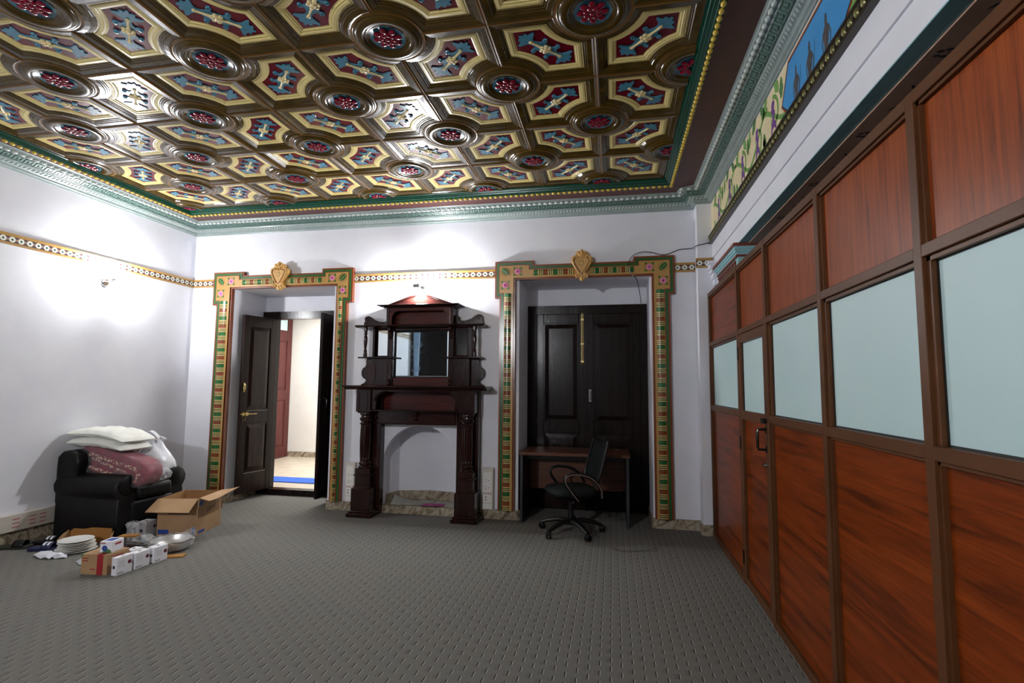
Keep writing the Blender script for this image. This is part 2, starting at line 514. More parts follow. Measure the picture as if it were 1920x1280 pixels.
NL0, NL1 = -4.80, -3.385               # left door niche
NR0, NR1 = -1.057, 0.405               # right door niche
FX0, FX1, FXC = -2.70, -1.745, -2.225  # fireplace recess
b = MB()
b.box(XL - 0.25, NL0, D, 6.62, 0, 3.9); b.box(NL1, FX0, D, 6.62, 0, 3.9)
b.box(FX1, NR0, D, 6.62, 0, 3.9); b.box(NR1, 2.6, D, 6.62, 0, 3.9)
b.box(NL0, NL1, D, 6.62, 2.70, 3.9); b.box(NR0, NR1, D, 6.62, 2.70, 3.9)
b.box(NL0, NL1, YN, 6.62, 2.488, 2.70); b.box(NR0, NR1, YN, 6.62, 2.49, 2.70)
a0, a1, sp, cr = FX0 + 0.02, FX1 - 0.025, 0.56, 1.015
la = [(FX0, 0), (a0, 0), (a0, sp)] + arc(FXC, sp, FXC - a0, pi, pi / 2, 14, cr - sp)[1:] + [(FXC, 3.9), (FX0, 3.9)]
ra = [(FX1, 0), (a1, 0), (a1, sp)] + arc(FXC, sp, a1 - FXC, 0, pi / 2, 14, cr - sp)[1:] + [(FXC, 3.9), (FX1, 3.9)]
b.prism(la, D, D + 0.1, 'y'); b.prism(ra, D, D + 0.1, 'y')
# hearth apse: splayed sides and a blunt pointed back
ap = [(FX0, D + 0.1), (FX0 + 0.085, D + 0.34), (-2.24, D + 0.43), (FX1 - 0.08, D + 0.36), (FX1, D + 0.1)]
for p, q in zip(ap, ap[1:]):
    b.add([(p[0], p[1], 0), (q[0], q[1], 0), (q[0], q[1], 1.25), (p[0], p[1], 1.25)], [(0, 1, 2, 3)])
b.add([(p[0], p[1], 1.25) for p in ap], [tuple(range(len(ap)))])
b.box(FX0, FX1, D + 0.45, 6.62, 0, 3.9)
wall_back = struct(b.build('wall_back', 'wall'), 'white back wall with two door recesses and an arched fireplace', 'wall')

b = MB()
b.box(0.88, 1.5, 5.66, D, 0, 3.6)
struct(b.build('wall_pier', 'wall'), 'narrow white pier beside the wooden partition', 'wall')
b = MB()
b.box(XL - 0.2, 2.6, YREAR - 0.2, YREAR, 0, 3.9)
struct(b.build('wall_rear', 'wall'), 'white wall behind the viewer', 'wall')
b = MB()
b.box(2.4, 2.6, YREAR, 6.6, 0, 2.7)
struct(b.build('wall_side_room', 'wall'), 'wall of the room behind the wooden partition', 'wall')

# right wall above the partition: beam with frieze
b = MB()
b.box(XR + 0.012, 2.6, YREAR, 5.66, 2.70, 2.835, 0)
b.box(XR, 2.6, YREAR, 5.66, 2.835, 3.9, 0)
b.box(1.06, 1.5, 4.62, 5.66, 0, 2.70, 0)
wr = struct(b.build('wall_right', 'wall'), 'white beam above the wooden partition, carrying a painted frieze', 'wall')
b = MB()
b.box(XR + 0.012, 1.12, YREAR, 4.62, 2.694, 2.70, 0); b.box(1.12, 1.42, YREAR, 4.62, 2.688, 2.70, 1)
b.box(1.42, 1.5, YREAR, 4.62, 2.694, 2.70, 0)
sof = b.build('beam_soffit', ['soffit_teal', 'soffit_brown'], wr)
sof['label'] = 'dusty brown and teal painted underside of the beam'
# stencilled ornaments on the soffit
def stencil(y, kind):
    b = MB()
    if kind == 0:
        o = [(1.17 + 0.05 * cos(t), y + 0.10 * sin(t)) for t in [(-0.75 + 1.5 * i / 14) * pi * 0.62 for i in range(15)]]
        i_ = [(1.185 + 0.03 * cos(t), y + 0.075 * sin(t)) for t in [(-0.75 + 1.5 * i / 14) * pi * 0.62 for i in range(15)]]
        n = len(o)
        b.add([(p[0], p[1], 2.6875) for p in o + i_], [(k, k + 1, n + k + 1, n + k) for k in range(n - 1)])
    else:
        for k in range(5):
            a = k * 2 * pi / 5
            b.ball((1.18 + 0.022 * cos(a), y + 0.022 * sin(a), 2.688), (0.014, 0.009, 0.001), 8, 4)
    return b.build('stencil_ornament', 'print_dark', wr)
for k in range(8):
    stencil(3.9 - k * 0.62, 1); stencil(3.58 - k * 0.62, 0)
# pier capital behind the partition top
b = MB()
b.box(1.0, 1.52, 4.56, 5.50, 2.672, 2.699, 0); b.box(1.012, 1.51, 4.575, 5.485, 2.648, 2.672, 1)
b.box(1.02, 1.5, 4.59, 5.47, 2.626, 2.648, 1); b.box(1.03, 1.5, 4.60, 5.46, 2.606, 2.626, 1)
b.box(1.028, 1.5, 4.605, 5.455, 2.588, 2.606, 0); b.box(1.045, 1.5, 4.61, 5.45, 2.50, 2.588, 1)
cap = b.build('capital_moulding', ['brick_b', 'paleteal'], wr)
cap['label'] = 'pale teal and brown stepped capital moulding'
b = MB()
for k in range(9):
    y = 4.72 + k * 0.085
    b.tube([(1.04, y + 0.03 * cos(t), 2.553 + 0.022 * sin(t)) for t in [i * 2 * pi / 10 for i in range(9)]], 0.006, 6)
b.build('scroll_carving', 'brick_b', wr, True)
b = MB()
for k, (o, z0, z1) in enumerate(((0.0, 2.745, 2.775), (0.018, 2.70, 2.745), (0.036, 2.66, 2.70), (0.054, 2.60, 2.66), (0.07, 2.54, 2.60))):
    b.box(0.965 + o * 0.9, 1.06, 5.50 + o, 5.68, z0, z1)
b.build('pier_capital', 'wall', wr)

# ---- painted frieze on the right wall
ZF0, ZF1 = 3.062, 3.415
def fz(y, z, x=XR - 0.0035): return (x, y, z)
b = MB(); b.box(XR - 0.002, XR + 0.02, YREAR, 5.659, ZF0, ZF1)
frz = struct(b.build('trim_1', 'frieze'), 'cream painted frieze with green vines, purple flowers and blue panels', 'frieze')
def ribbon(bm, pts, w0, w1, mi=0, x=XR - 0.0035):
    n = len(pts); v = []
    for i, (y, z) in enumerate(pts):
        a = pts[max(0, i - 1)]; c = pts[min(n - 1, i + 1)]
        dy, dz = c[0] - a[0], c[1] - a[1]; L = sqrt(dy * dy + dz * dz) or 1
        t = i / (n - 1); wd = (w0 + (w1 - w0) * t) * 0.5
        v.append((x, y - dz / L * wd, z + dy / L * wd)); v.append((x, y + dz / L * wd, z - dy / L * wd))
    bm.add(v, [(2 * i, 2 * i + 1, 2 * i + 3, 2 * i + 2) for i in range(n - 1)], mi)
def spiral(cy, cz, r0, r1, a0, a1, n=18):
    return [(cy + (r0 + (r1 - r0) * i / n) * cos(a0 + (a1 - a0) * i / n), cz + (r0 + (r1 - r0) * i / n) * sin(a0 + (a1 - a0) * i / n)) for i in range(n + 1)]
def leaf(bm, y, z, ang, L, W, mi):
    pts = []
    for i in range(9):
        t = i / 8; wv = W * sin(pi * t ** 0.8) * (1 + 0.25 * sin(t * 18))
        pts.append((t * L, wv))
    poly = pts + [(p[0], -p[1]) for p in pts[-2:0:-1]]
    c, s_ = cos(ang), sin(ang)
    bm.add([(XR - 0.0038, y + p[0] * c - p[1] * s_, z + p[0] * s_ + p[1] * c) for p in poly], [tuple(range(len(poly)))], mi)
def vine_bay(y0, flip):
    zc = 3.235; b = MB()
    sg = -1 if flip else 1
    stem = [(y0 + 0.26 - 0.52 * i / 20, zc + sg * 0.11 * cos(pi * i / 20)) for i in range(21)]
    ribbon(b, stem, 0.034, 0.026, 0)
    ribbon(b, spiral(y0, zc - sg * 0.005, 0.125, 0.04, pi / 2 * sg, (pi / 2 + 1.5 * pi) * sg), 0.03, 0.012, 0)
    for k, (dy, dz, an) in enumerate(((0.21, 0.09, 2.2), (0.12, -0.11, -2.4), (-0.12, 0.10, 0.9), (-0.20, -0.10, -0.7), (0.22, -0.05, -1.8), (-0.17, 0.02, 1.6))):
        leaf(b, y0 + dy, zc + sg * dz, sg * an, 0.14, 0.034, 1 if k % 2 else 0)
    b.build('vine_scroll', ['vine', 'vine_d'], frz)
    f = MB()
    for k in range(5):
        z = zc + 0.075 - k * 0.034
        f.ball((XR - 0.004, y0 + 0.012 * sin(k * 2.1), z), (0.0012, 0.032 - 0.003 * k, 0.024), 8, 4)
    for a in (-0.6, 0.6): leaf(f, y0, zc - 0.03, -pi / 2 + a, 0.10, 0.018, 0)
    f.build('flower', 'purple', frz)
for y0, fl in ((5.25, 0), (4.77, 1), (4.29, 0), (3.86, 1), (3.48, 0)): vine_bay(y0, fl)
for y0, fl in ((2.12, 1), (1.66, 0), (1.2, 1)): vine_bay(y0, fl)
def oct_panel(ya, yb):
    def oc(i): return [(ya - i, 3.19), (ya - 0.14 - i * 0.6, ZF1 - 0.012 - i), (yb + 0.14 + i * 0.6, ZF1 - 0.012 - i), (yb + i, 3.30 - i * 0.2), (yb + i, 3.17), (yb + 0.12 + i * 0.6, ZF0 + 0.004 + i), (ya - 0.13 - i * 0.6, ZF0 + 0.004 + i)]
    b = MB()
    b.prism(oc(0), XR - 0.005, XR - 0.002, 'x', 0); b.prism(oc(0.018), XR - 0.0056, XR - 0.002, 'x', 1); b.prism(oc(0.024), XR - 0.0062, XR - 0.002, 'x', 2)
    return b.build('blue_painted_panel', ['brick_b', 'blackgloss', 'skyblue'], frz)
pan = oct_panel(3.31, 2.33)
def figure(y, zc, h, staff):
    b = MB(); x = XR - 0.007
    body = [(-0.12, -0.5), (-0.09, -0.1), (-0.15, 0.12), (-0.12, 0.24), (-0.05, 0.29), (-0.055, 0.36), (-0.05, 0.42), (-0.02, 0.5), (0.02, 0.5), (0.05, 0.42), (0.055, 0.36), (0.05, 0.29), (0.12, 0.24), (0.16, 0.1), (0.11, -0.1), (0.13, -0.5), (0.04, -0.46), (0.0, -0.5), (-0.05, -0.46)]
    b.add([(x, y + p[0] * h * 0.85, zc + p[1] * h) for p in body], [tuple(range(len(body)))])
    for s_ in (-1, 1):
        ribbon(b, [(y + s_ * 0.12 * h, zc + 0.2 * h), (y + s_ * 0.19 * h, zc + 0.02 * h), (y + s_ * 0.15 * h, zc - 0.18 * h)], 0.012, 0.008, 0, x)
    if staff:
        ribbon(b, [(y - 0.28 * h, zc + 0.34 * h), (y - 0.25 * h, zc + 0.1 * h), (y - 0.16 * h, zc - 0.2 * h)], 0.004, 0.004, 0, x)
    o = b.build('painted_figure', 'figure', pan); o['label'] = 'grey robed standing figure painted on blue'
figure(3.04, 3.17, 0.255, 1); figure(2.835, 3.165, 0.27, 1); figure(2.62, 3.16, 0.27, 0)

# ---- dark egg moulding under the frieze
b = MB()
b.prism([(XR, 2.985), (XR - 0.035, 2.985), (XR - 0.035, 3.004), (XR - 0.022, 3.01), (XR - 0.03, 3.05), (XR - 0.04, 3.056), (XR - 0.04, 3.066), (XR, 3.066)], YREAR, 5.655, 'y')
eg = struct(b.build('trim_2', 'egg_dark'), 'dark bronze egg and dart moulding under the frieze', 'moulding')
em = MB(); em.ball((0, 0, 0), (0.014, 0.017, 0.021), 8, 6)
egm = em.mesh('egg', ['egg'], True)
dm = MB(); dm.prism([(-0.004, 0.02), (0.004, 0.02), (0.006, -0.01), (0.0, -0.022), (-0.006, -0.01)], -0.004, 0.006, 'x')
dam = dm.mesh('dart', ['egg_dark'])
y = 5.62
while y > 1.7:
    link_mesh('egg', egm, eg, (XR - 0.028, y, 3.03)); link_mesh('dart', dam, eg, (XR - 0.03, y - 0.03, 3.028)); y -= 0.06

# ================================================================== CEILING
FXL, FXR, FYB = -5.03, 0.52, 5.28
NC, NR = 9, 8
PX = (FXR - FXL) / NC; PY = 0.622
FYF = FYB - NR * PY
b = MB()
b.box(XL - 0.1, 1.5, YREAR, 6.0, Z0 + 0.06, Z0 + 0.3, 0); b.box(XL, 1.2, YREAR, FYF, Z0 - 0.01, Z0 + 0.06, 0)
ceil = struct(b.build('ceiling', 'olive'), 'ornate coffered pressed-metal ceiling in olive, cream, maroon and blue', 'ceiling')
SQ = 0.311
def contour(m, r):
    s = SQ; q = sqrt(max(r * r - m * m, 1e-6)); al = math.atan2(m, q)
    pts = [(-(s - m), -s + q), (-(s - m), s - m), (s - q, s - m)]
    for i in range(1, 7): t = pi + al + (pi / 2 - 2 * al) * i / 6; pts.append((s + r * cos(t), s + r * sin(t)))
    pts += [(s - m, -(s - m)), (-s + q, -(s - m))]
    for i in range(1, 6): t = al + (pi / 2 - 2 * al) * i / 6; pts.append((-s + r * cos(t), -s + r * sin(t)))
    return pts
PROF = [(0.0, 0.212, 0.0, 3), (0.009, 0.229, -0.008, 3), (0.018, 0.236, 0.0, 0), (0.05, 0.262, 0.006, 0), (0.055, 0.267, 0.015, 0), (0.063, 0.275, 0.016, 0), (0.067, 0.279, 0.025, 0),
        (0.075, 0.287, 0.026, 0), (0.079, 0.291, 0.035, 0), (0.088, 0.30, 0.036, 1), (0.091, 0.303, 0.03, 1), (0.107, 0.319, 0.028, 1), (0.111, 0.323, 0.036, 1), (0.121, 0.333, 0.037, 1), (0.125, 0.337, 0.047, 1), (0.133, 0.345, 0.05, 2)]
def tile_mesh(mir):
    b = MB(); sg = -1 if mir else 1
    rings = [contour(p[0], p[1]) for p in PROF]; n = len(rings[0])
    v = [(sg * p[0], p[1], PROF[k][2] * 0.55) for k, r in enumerate(rings) for p in r]
    for k in range(len(rings) - 1):
        f = []
        for i in range(n):
            j = (i + 1) % n
            q = (k * n + i, k * n + j, (k + 1) * n + j, (k + 1) * n + i)
            f.append(q[::-1] if mir else q)
        b.m += [PROF[k + 1][3] if PROF[k + 1][3] != 2 else 1] * n; b.f += f
    b.v = v
    last = tuple(range((len(rings) - 1) * n, len(rings) * n))
    b.f.append(last[::-1] if mir else last); b.m.append(2)
    return b.mesh('ceiling_panel', ['olive', 'cream', 'maroon', 'seam'])
def dpt(a, c, sg):          # along / across the long diagonal -> tile xy
    return (sg * (a + c) * 0.70711, (-a + c) * 0.70711)
Q = [(0.0, 0.034), (0.028, 0.036), (0.04, 0.05), (0.034, 0.066), (0.046, 0.078), (0.062, 0.072), (0.066, 0.055), (0.058, 0.036), (0.075, 0.022), (0.098, 0.017), (0.118, 0.024), (0.132, 0.046), (0.142, 0.07), (0.158, 0.078), (0.16, 0.056), (0.166, 0.036), (0.184, 0.04), (0.19, 0.026), (0.185, 0.012), (0.205, 0.006)]
def scroll_mesh(sg):
    b = MB()
    loop = Q + [(a, -c) for a, c in Q[::-1]] + [(-a, -c) for a, c in Q[1:]] + [(-a, c) for a, c in Q[::-1][:-1]]
    poly = [dpt(a, c, sg) for a, c in loop]
    b.prism(poly, 0.021, 0.0275, 'z')
    for sa in (-1, 1):
        for s_ in (-1, 1):
            p = dpt(0.05 * sa, 0.062 * s_, sg)
            b.lathe([(0.004, 0.02), (0.008, 0.0155), (0.013, 0.016), (0.016, 0.022)], 10, (p[0], p[1], 0), 'z')
    return b.mesh('scroll_relief', ['blue'], 30)
def boss_mesh(sg):
    b = MB()
    for k in range(6):
        a = k * pi / 3
        p = dpt(0.026 * cos(a), 0.026 * sin(a), sg); b.ball((p[0], p[1], 0.018), (0.015, 0.015, 0.008), 8, 5)
    b.ball((0, 0, 0.016), (0.02, 0.02, 0.01), 10, 6)
    for s_ in (-1, 1):
        pts = [dpt(s_ * t, 0, sg) + (0.0195,) for t in (0.02, 0.05, 0.085, 0.112)]
        b.tube(pts, [0.013, 0.008, 0.0065, 0.009], 7)
        p = dpt(s_ * 0.118, 0, sg); b.ball((p[0], p[1], 0.0185), (0.013, 0.013, 0.006), 8, 5)
    return b.mesh('boss_relief', ['boss'], True)
TM = [tile_mesh(0), tile_mesh(1)]; SM = [scroll_mesh(1), scroll_mesh(-1)]; BM_ = [boss_mesh(1), boss_mesh(-1)]
for k in range(NR):
    for c in range(NC):
        var = 0 if (4 - k + c - 1) % 2 == 0 else 1
        t = link_mesh('ceiling_panel', TM[var], ceil, (FXR - (c + 0.5) * PX, FYB - (k + 0.5) * PY, Z0), None, (PX / (2 * SQ), PY / (2 * SQ), 1))
        link_mesh('scroll_relief', SM[var], t); link_mesh('boss_relief', BM_[var], t)
RP = [(0.236, 0.004), (0.228, -0.008), (0.22, -0.008), (0.215, -0.018), (0.207, -0.02), (0.203, -0.032), (0.194, -0.046), (0.178, -0.056), (0.16, -0.054), (0.147, -0.042), (0.141, -0.026), (0.132, -0.024), (0.126, -0.012), (0.112, -0.01), (0.108, -0.004), (0.0, -0.004)]
RMI = [0, 1, 0, 0, 0, 0, 0, 0, 0, 0, 0, 0, 0, 2, 2]
ros_cache = {}
def ros(a0, a1):
    key = (round(a0, 3), round(a1, 3))
    if key not in ros_cache:
        n = max(8, int(36 * (a1 - a0) / (2 * pi)))
        b = MB(); b.lathe([(r_ * 0.95, z_ * 0.4) for r_, z_ in RP], n, (0, 0, 0), 'z', a0, a1, 0, RMI)
        fl = MB()
        def inside(t): return (a1 - a0) > 6 or (a0 - 0.02 <= t <= a1 + 0.02) or (a0 - 0.02 <= t + 2 * pi <= a1 + 0.02) or (a0 - 0.02 <= t - 2 * pi <= a1 + 0.02)
        for ring, (rr, L, W, cnt, off) in enumerate(((0.064, 0.028, 0.022, 8, 0), (0.036, 0.02, 0.016, 8, pi / 8))):
            for q in range(cnt):
                t = off + q * 2 * pi / cnt
                if not inside(t): continue
                pb = MB(); pb.ball((0, 0, 0), (L, W, 0.013), 8, 5)
                fl.add([(rr * cos(t) + v[0] * cos(t) - v[1] * sin(t), rr * sin(t) + v[0] * sin(t) + v[1] * cos(t), v[2] * 0.7 - 0.008 - 0.004 * ring) for v in pb.v], pb.f)
        if (a1 - a0) > 6: fl.ball((0, 0, -0.013), (0.018, 0.018, 0.009), 8, 5)
        ros_cache[key] = (b.mesh('rosette', ['olive', 'seam', 'blue'], True), fl.mesh('rosette_flower', ['redflower'], True))
    return ros_cache[key]
for i in range(4 - NR, 5):
    for j in range(-1, NC):
        if (i + j) % 2: continue
        x = FXR - (j + 1) * PX; yv = FYB - (4 - i) * PY
        le, ri, bk = (j == NC - 1), (j == -1), (i == 4)
        if le and bk: a0, a1 = 1.5 * pi, 2 * pi
        elif ri and bk: a0, a1 = pi, 1.5 * pi
        elif le: a0, a1 = -pi / 2, pi / 2
        elif ri: a0, a1 = pi / 2, 1.5 * pi
        elif bk: a0, a1 = pi, 2 * pi
        else: a0, a1 = 0.0, 2 * pi
        rm, fm = ros(a0, a1)
        r = link_mesh('rosette', rm, ceil, (x, yv, Z0)); link_mesh('rosette_flower', fm, r)

# ---- green, gold and maroon border round the ceiling field
CT = 0.20                                            # projection of the cornice
inn = [(FXL, YREAR), (FXL, FYB), (FXR, FYB), (FXR, YREAR)]
out = [(XL + CT, YREAR), (XL + CT, D - CT), (XR - CT, D - CT), (XR - CT, YREAR)]
BP = [(0.0, 0.03, 0), (0.0, -0.012, 0), (0.04, -0.016, 0), (0.05, -0.028, 0), (0.10, -0.030, 0), (0.11, -0.042, 0), (0.17, -0.044, 0), (0.18, -0.052, 0), (0.31, -0.052, 0), (0.32, -0.05, 1), (1.0, -0.022, 1)]
bead_m = MB(); bead_m.ball((0, 0, 0), (0.023, 0.017, 0.016), 8, 5); bead_m = bead_m.mesh('bead', ['gold'], True)
for k, nm in enumerate(('trim_3', 'trim_4', 'trim_5')):
    b = MB(); v = []
    for e in (k, k + 1):
        for t, dz, _ in BP: v.append((inn[e][0] + (out[e][0] - inn[e][0]) * t, inn[e][1] + (out[e][1] - inn[e][1]) * t, Z0 + dz))
    L = len(BP)
    for q in range(L - 1): b.f.append((q, q + 1, L + q + 1, L + q)); b.m.append(BP[q + 1][2])
    b.v = v
    o = struct(b.build(nm, ['green_d', 'brownmaroon']), ('left', 'rear', 'right')[k] + ' ceiling border in dark green, gold beads and maroon', 'moulding')
    p0 = [inn[k][a] + (out[k][a] - inn[k][a]) * 0.25 for a in (0, 1)]; p1 = [inn[k + 1][a] + (out[k + 1][a] - inn[k + 1][a]) * 0.25 for a in (0, 1)]
    L_ = math.hypot(p1[0] - p0[0], p1[1] - p0[1]); nb = int(L_ / 0.057)
    for q in range(nb + 1):
        x = p0[0] + (p1[0] - p0[0]) * q / nb; yv = p0[1] + (p1[1] - p0[1]) * q / nb
        if yv < 1.9: continue
        link_mesh('bead', bead_m, o, (x, yv, Z0 - 0.056), 0 if k == 1 else pi / 2)

# ---- cornice
ZC = 3.424
CP = [(0.0, 0.0, 0), (0.012, 0.0, 0), (0.016, 0.010, 0), (0.030, 0.018, 0), (0.033, 0.034, 0), (0.040, 0.040, 0), (0.072, 0.060, 0), (0.076, 0.068, 0), (0.084, 0.070, 2), (0.138, 0.104, 2), (0.142, 0.110, 0), (0.150, 0.112, 0), (0.170, 0.120, 0), (0.182, 0.122, 0), (0.190, 0.134, 0), (0.20, 0.140, 0), (0.20, 0.165, 0)]
path = [(XL, YREAR), (XL, D), (0.88, D), (0.88, 5.66), (XR, 5.66), (XR, YREAR)]
nrm = [(1, 0), (0, -1), (-1, 0), (0, -1), (-1, 0)]
voff = []
for k in range(len(path)):
    if k == 0: voff.append(nrm[0])
    elif k == len(path) - 1: voff.append(nrm[-1])
    else: voff.append((nrm[k - 1][0] + nrm[k][0], nrm[k - 1][1] + nrm[k][1]))
pearl_m = MB(); pearl_m.ball((0, 0, 0), (0.025, 0.017, 0.016), 8, 5); pearl_m = pearl_m.mesh('pearl', ['pearl'], True)
def greek(L, pitch):
    b = MB(); n = max(1, int(L / pitch)); p = L / n; wl = 0.10
    segs = [((0.0, 0.08), (1.0, 0.08)), ((0.06, 0.08), (0.06, 0.92)), ((0.06, 0.92), (0.74, 0.92)), ((0.74, 0.92), (0.74, 0.34)), ((0.74, 0.34), (0.38, 0.34)), ((0.38, 0.34), (0.38, 0.64))]
    W_ = 0.062
    for q in range(n):
        for (u0, t0), (u1, t1) in segs:
            x0, x1 = sorted(((q + u0) * p, (q + u1) * p)); s0, s1 = sorted((t0 * W_, t1 * W_))
            b.box(x0 - 0.0035, x1 + 0.0035, s0 - 0.0035, s1 + 0.0035, -0.001, 0.005)
    return b
names = ('left', 'rear', 'pier return', 'pier front', 'right')
for k in range(5):
    b = MB(); v = []
    for e in (k, k + 1):
        for d, z, _ in CP: v.append((path[e][0] + voff[e][0] * d, path[e][1] + voff[e][1] * d, ZC + z))
    L = len(CP)
    for q in range(L - 1): b.f.append((q, L + q, L + q + 1, q + 1)); b.m.append(CP[q + 1][2] if CP[q][2] == 2 else 0)
    b.v = v
    o = struct(b.build('trim_%d' % (6 + k), ['teal', 'pearl', 'teal_d']), 'grey-teal cornice with pearls and Greek key, ' + names[k] + ' run', 'cornice')
    def pt(e, d, z): return Vector((path[e][0] + voff[e][0] * d, path[e][1] + voff[e][1] * d, ZC + z))
    A, B_ = pt(k, 0.166, 0.113), pt(k + 1, 0.166, 0.113)
    L_ = (B_ - A).length; nb = max(2, int(L_ / 0.06))
    ang = math.atan2(B_.y - A.y, B_.x - A.x)
    for q in range(nb + 1):
        p = A.lerp(B_, q / nb)
        if p.y < 1.9: continue
        link_mesh('pearl', pearl_m, o, p, ang)
    # key and rope relief follow the sloping bands
    for nm_, d0, z0_, d1, z1_, mt in (('greek_key', 0.084, 0.070, 0.138, 0.104, 'teal_dd'), ('rope_relief', 0.040, 0.040, 0.072, 0.060, 'pearl')):
        A, B_ = pt(k, (d0 + d1) / 2, (z0_ + z1_) / 2), pt(k + 1, (d0 + d1) / 2, (z0_ + z1_) / 2)
        if A.y < 1.9 and k == 0: A = A.lerp(B_, (1.9 - A.y) / (B_.y - A.y))
        if B_.y < 1.9 and k == 4: B_ = A.lerp(B_, (A.y - 1.9) / (A.y - B_.y))
        L_ = (B_ - A).length
        xd = (B_ - A).normalized(); n2 = Vector((nrm[k][0], nrm[k][1], 0))
        yd = (n2 * (d1 - d0) + Vector((0, 0, z1_ - z0_))).normalized()
        zd = xd.cross(yd)
        if zd.z > 0: zd = -zd
        wband = sqrt((d1 - d0) ** 2 + (z1_ - z0_) ** 2)
        if nm_ == 'greek_key': g = greek(L_, 0.088); s_off = -wband / 2
        else:
            g = MB(); nn = int(L_ / 0.036); s_off = 0
            for q in range(nn):
                bb = MB(); bb.ball((0, 0, 0), (0.007, 0.016, 0.006), 6, 4)
                cx = (q + 0.5) * L_ / nn
                g.add([(cx + p[0] * 0.8 + p[1] * 0.5, p[1], p[2] + 0.002) for p in bb.v], bb.f)
        mtx = Matrix((xd, yd, zd)).transposed().to_4x4(); mtx.translation = A + yd * s_off
        g.xf(mtx); r_ = g.build(nm_, mt, o, nm_ != 'greek_key')
        if nm_ == 'rope_relief': r_['kind'] = 'stuff'

# ---- belts (painted picture rail)
BZ = 2.785
belt_no = [11]
def belt(p0, p1, nx, ny, lab):
    # strip from p0 to p1 on a wall with inward normal (nx, ny)
    L_ = math.hypot(p1[0] - p0[0], p1[1] - p0[1]); ang = math.atan2(p1[1] - p0[1], p1[0] - p0[0])
    b = MB()
    b.prism([(0.0, -0.05), (-0.018, -0.046), (-0.018, -0.03), (-0.012, -0.027), (-0.012, 0.027), (-0.018, 0.03), (-0.026, 0.046), (-0.026, 0.052), (0.0, 0.052)], 0, L_, 'x', 0)
    b.box(0, L_, -0.0135, -0.012, -0.0265, 0.0265, 1)
    o = b.build('trim_%d' % belt_no[0], ['sur_gold', 'belt'], None, False, (p0[0], p0[1], BZ), ang); belt_no[0] += 1
    struct(o, lab, 'moulding')
belt((XL, YREAR), (XL, D), 1, 0, 'gold picture rail with white rings along the left wall')
bl = MB
belt((XL, D), (-5.08, D), 0, -1, 'short gold ringed rail between the corner and the open door')
belt((-3.13, D), (-1.34, D), 0, -1, 'gold ringed rail above the fireplace between the door frames')
belt((0.66, D), (0.88, D), 0, -1, 'short gold ringed rail right of the closed door frame')
belt((0.862, 5.66), (1.03, 5.66), 0, -1, 'gold ringed rail across the narrow pier')

# ---- baseboards (brown veined marble)
def slabs(name, runs, lab, h=0.105, t=0.018):
    root = struct(empty(name), lab, 'baseboard')
    for (x0, y0, x1, y1, nx, ny) in runs:
        L_ = math.hypot(x1 - x0, y1 - y0); n = max(1, round(L_ / 0.62))
        for q in range(n):
            u0, u1 = q / n + (0.002 / L_ if q else 0), (q + 1) / n
            xa, ya, xb, yb = x0 + (x1 - x0) * u0, y0 + (y1 - y0) * u0, x0 + (x1 - x0) * u1, y0 + (y1 - y0) * u1
            b = MB(); b.box(min(xa, xb, xa + nx * t, xb + nx * t), max(xa, xb, xa + nx * t, xb + nx * t), min(ya, yb, ya + ny * t, yb + ny * t), max(ya, yb, ya + ny * t, yb + ny * t), 0, h)
            b.build('marble_slab', 'marble', root)
slabs('baseboard_left', [(XL, 0.6, XL, D, 1, 0)], 'brown veined marble skirting along the left wall', 0.12)
slabs('baseboard_back', [(XL, D, NL0, D, 0, -1), (NL1, D, -2.94, D, 0, -1), (-1.5, D, NR0, D, 0, -1), (NR1, D, 0.88, D, 0, -1), (NL0, D, NL0, YN - 0.06, 1, 0), (NR0, D, NR0, YN - 0.06, 1, 0), (NR1, D, NR1, YN - 0.06, -1, 0), (NL1, D, NL1, YN - 0.06, -1, 0), (0.88, 5.66, 1.03, 5.66, 0, -1), (0.88, 5.66, 0.88, D, -1, 0)], 'brown veined marble skirting along the back wall')
# hearth: raised marble slab, inner skirting
b = MB(); b.prism([(FX0 + 0.005, D - 0.02)] + [(p[0], p[1]) for p in ap] + [(FX1 - 0.005, D - 0.02)], 0.0, 0.085, 'z')
hs = struct(b.build('hearth_slab', 'marble'), 'raised marble hearth floor inside the arched fireplace', 'hearth')
for p, q in zip(ap, ap[1:]):
    dx, dy = q[0] - p[0], q[1] - p[1]; L_ = math.hypot(dx, dy); nx, ny = dy / L_, -dx / L_
    b = MB(); pts = [(p[0], p[1]), (q[0], q[1]), (q[0] + nx * 0.02, q[1] + ny * 0.02), (p[0] + nx * 0.02, p[1] + ny * 0.02)]
    b.prism(pts, 0.086, 0.19, 'z'); b.build('marble_slab', 'marble', hs)

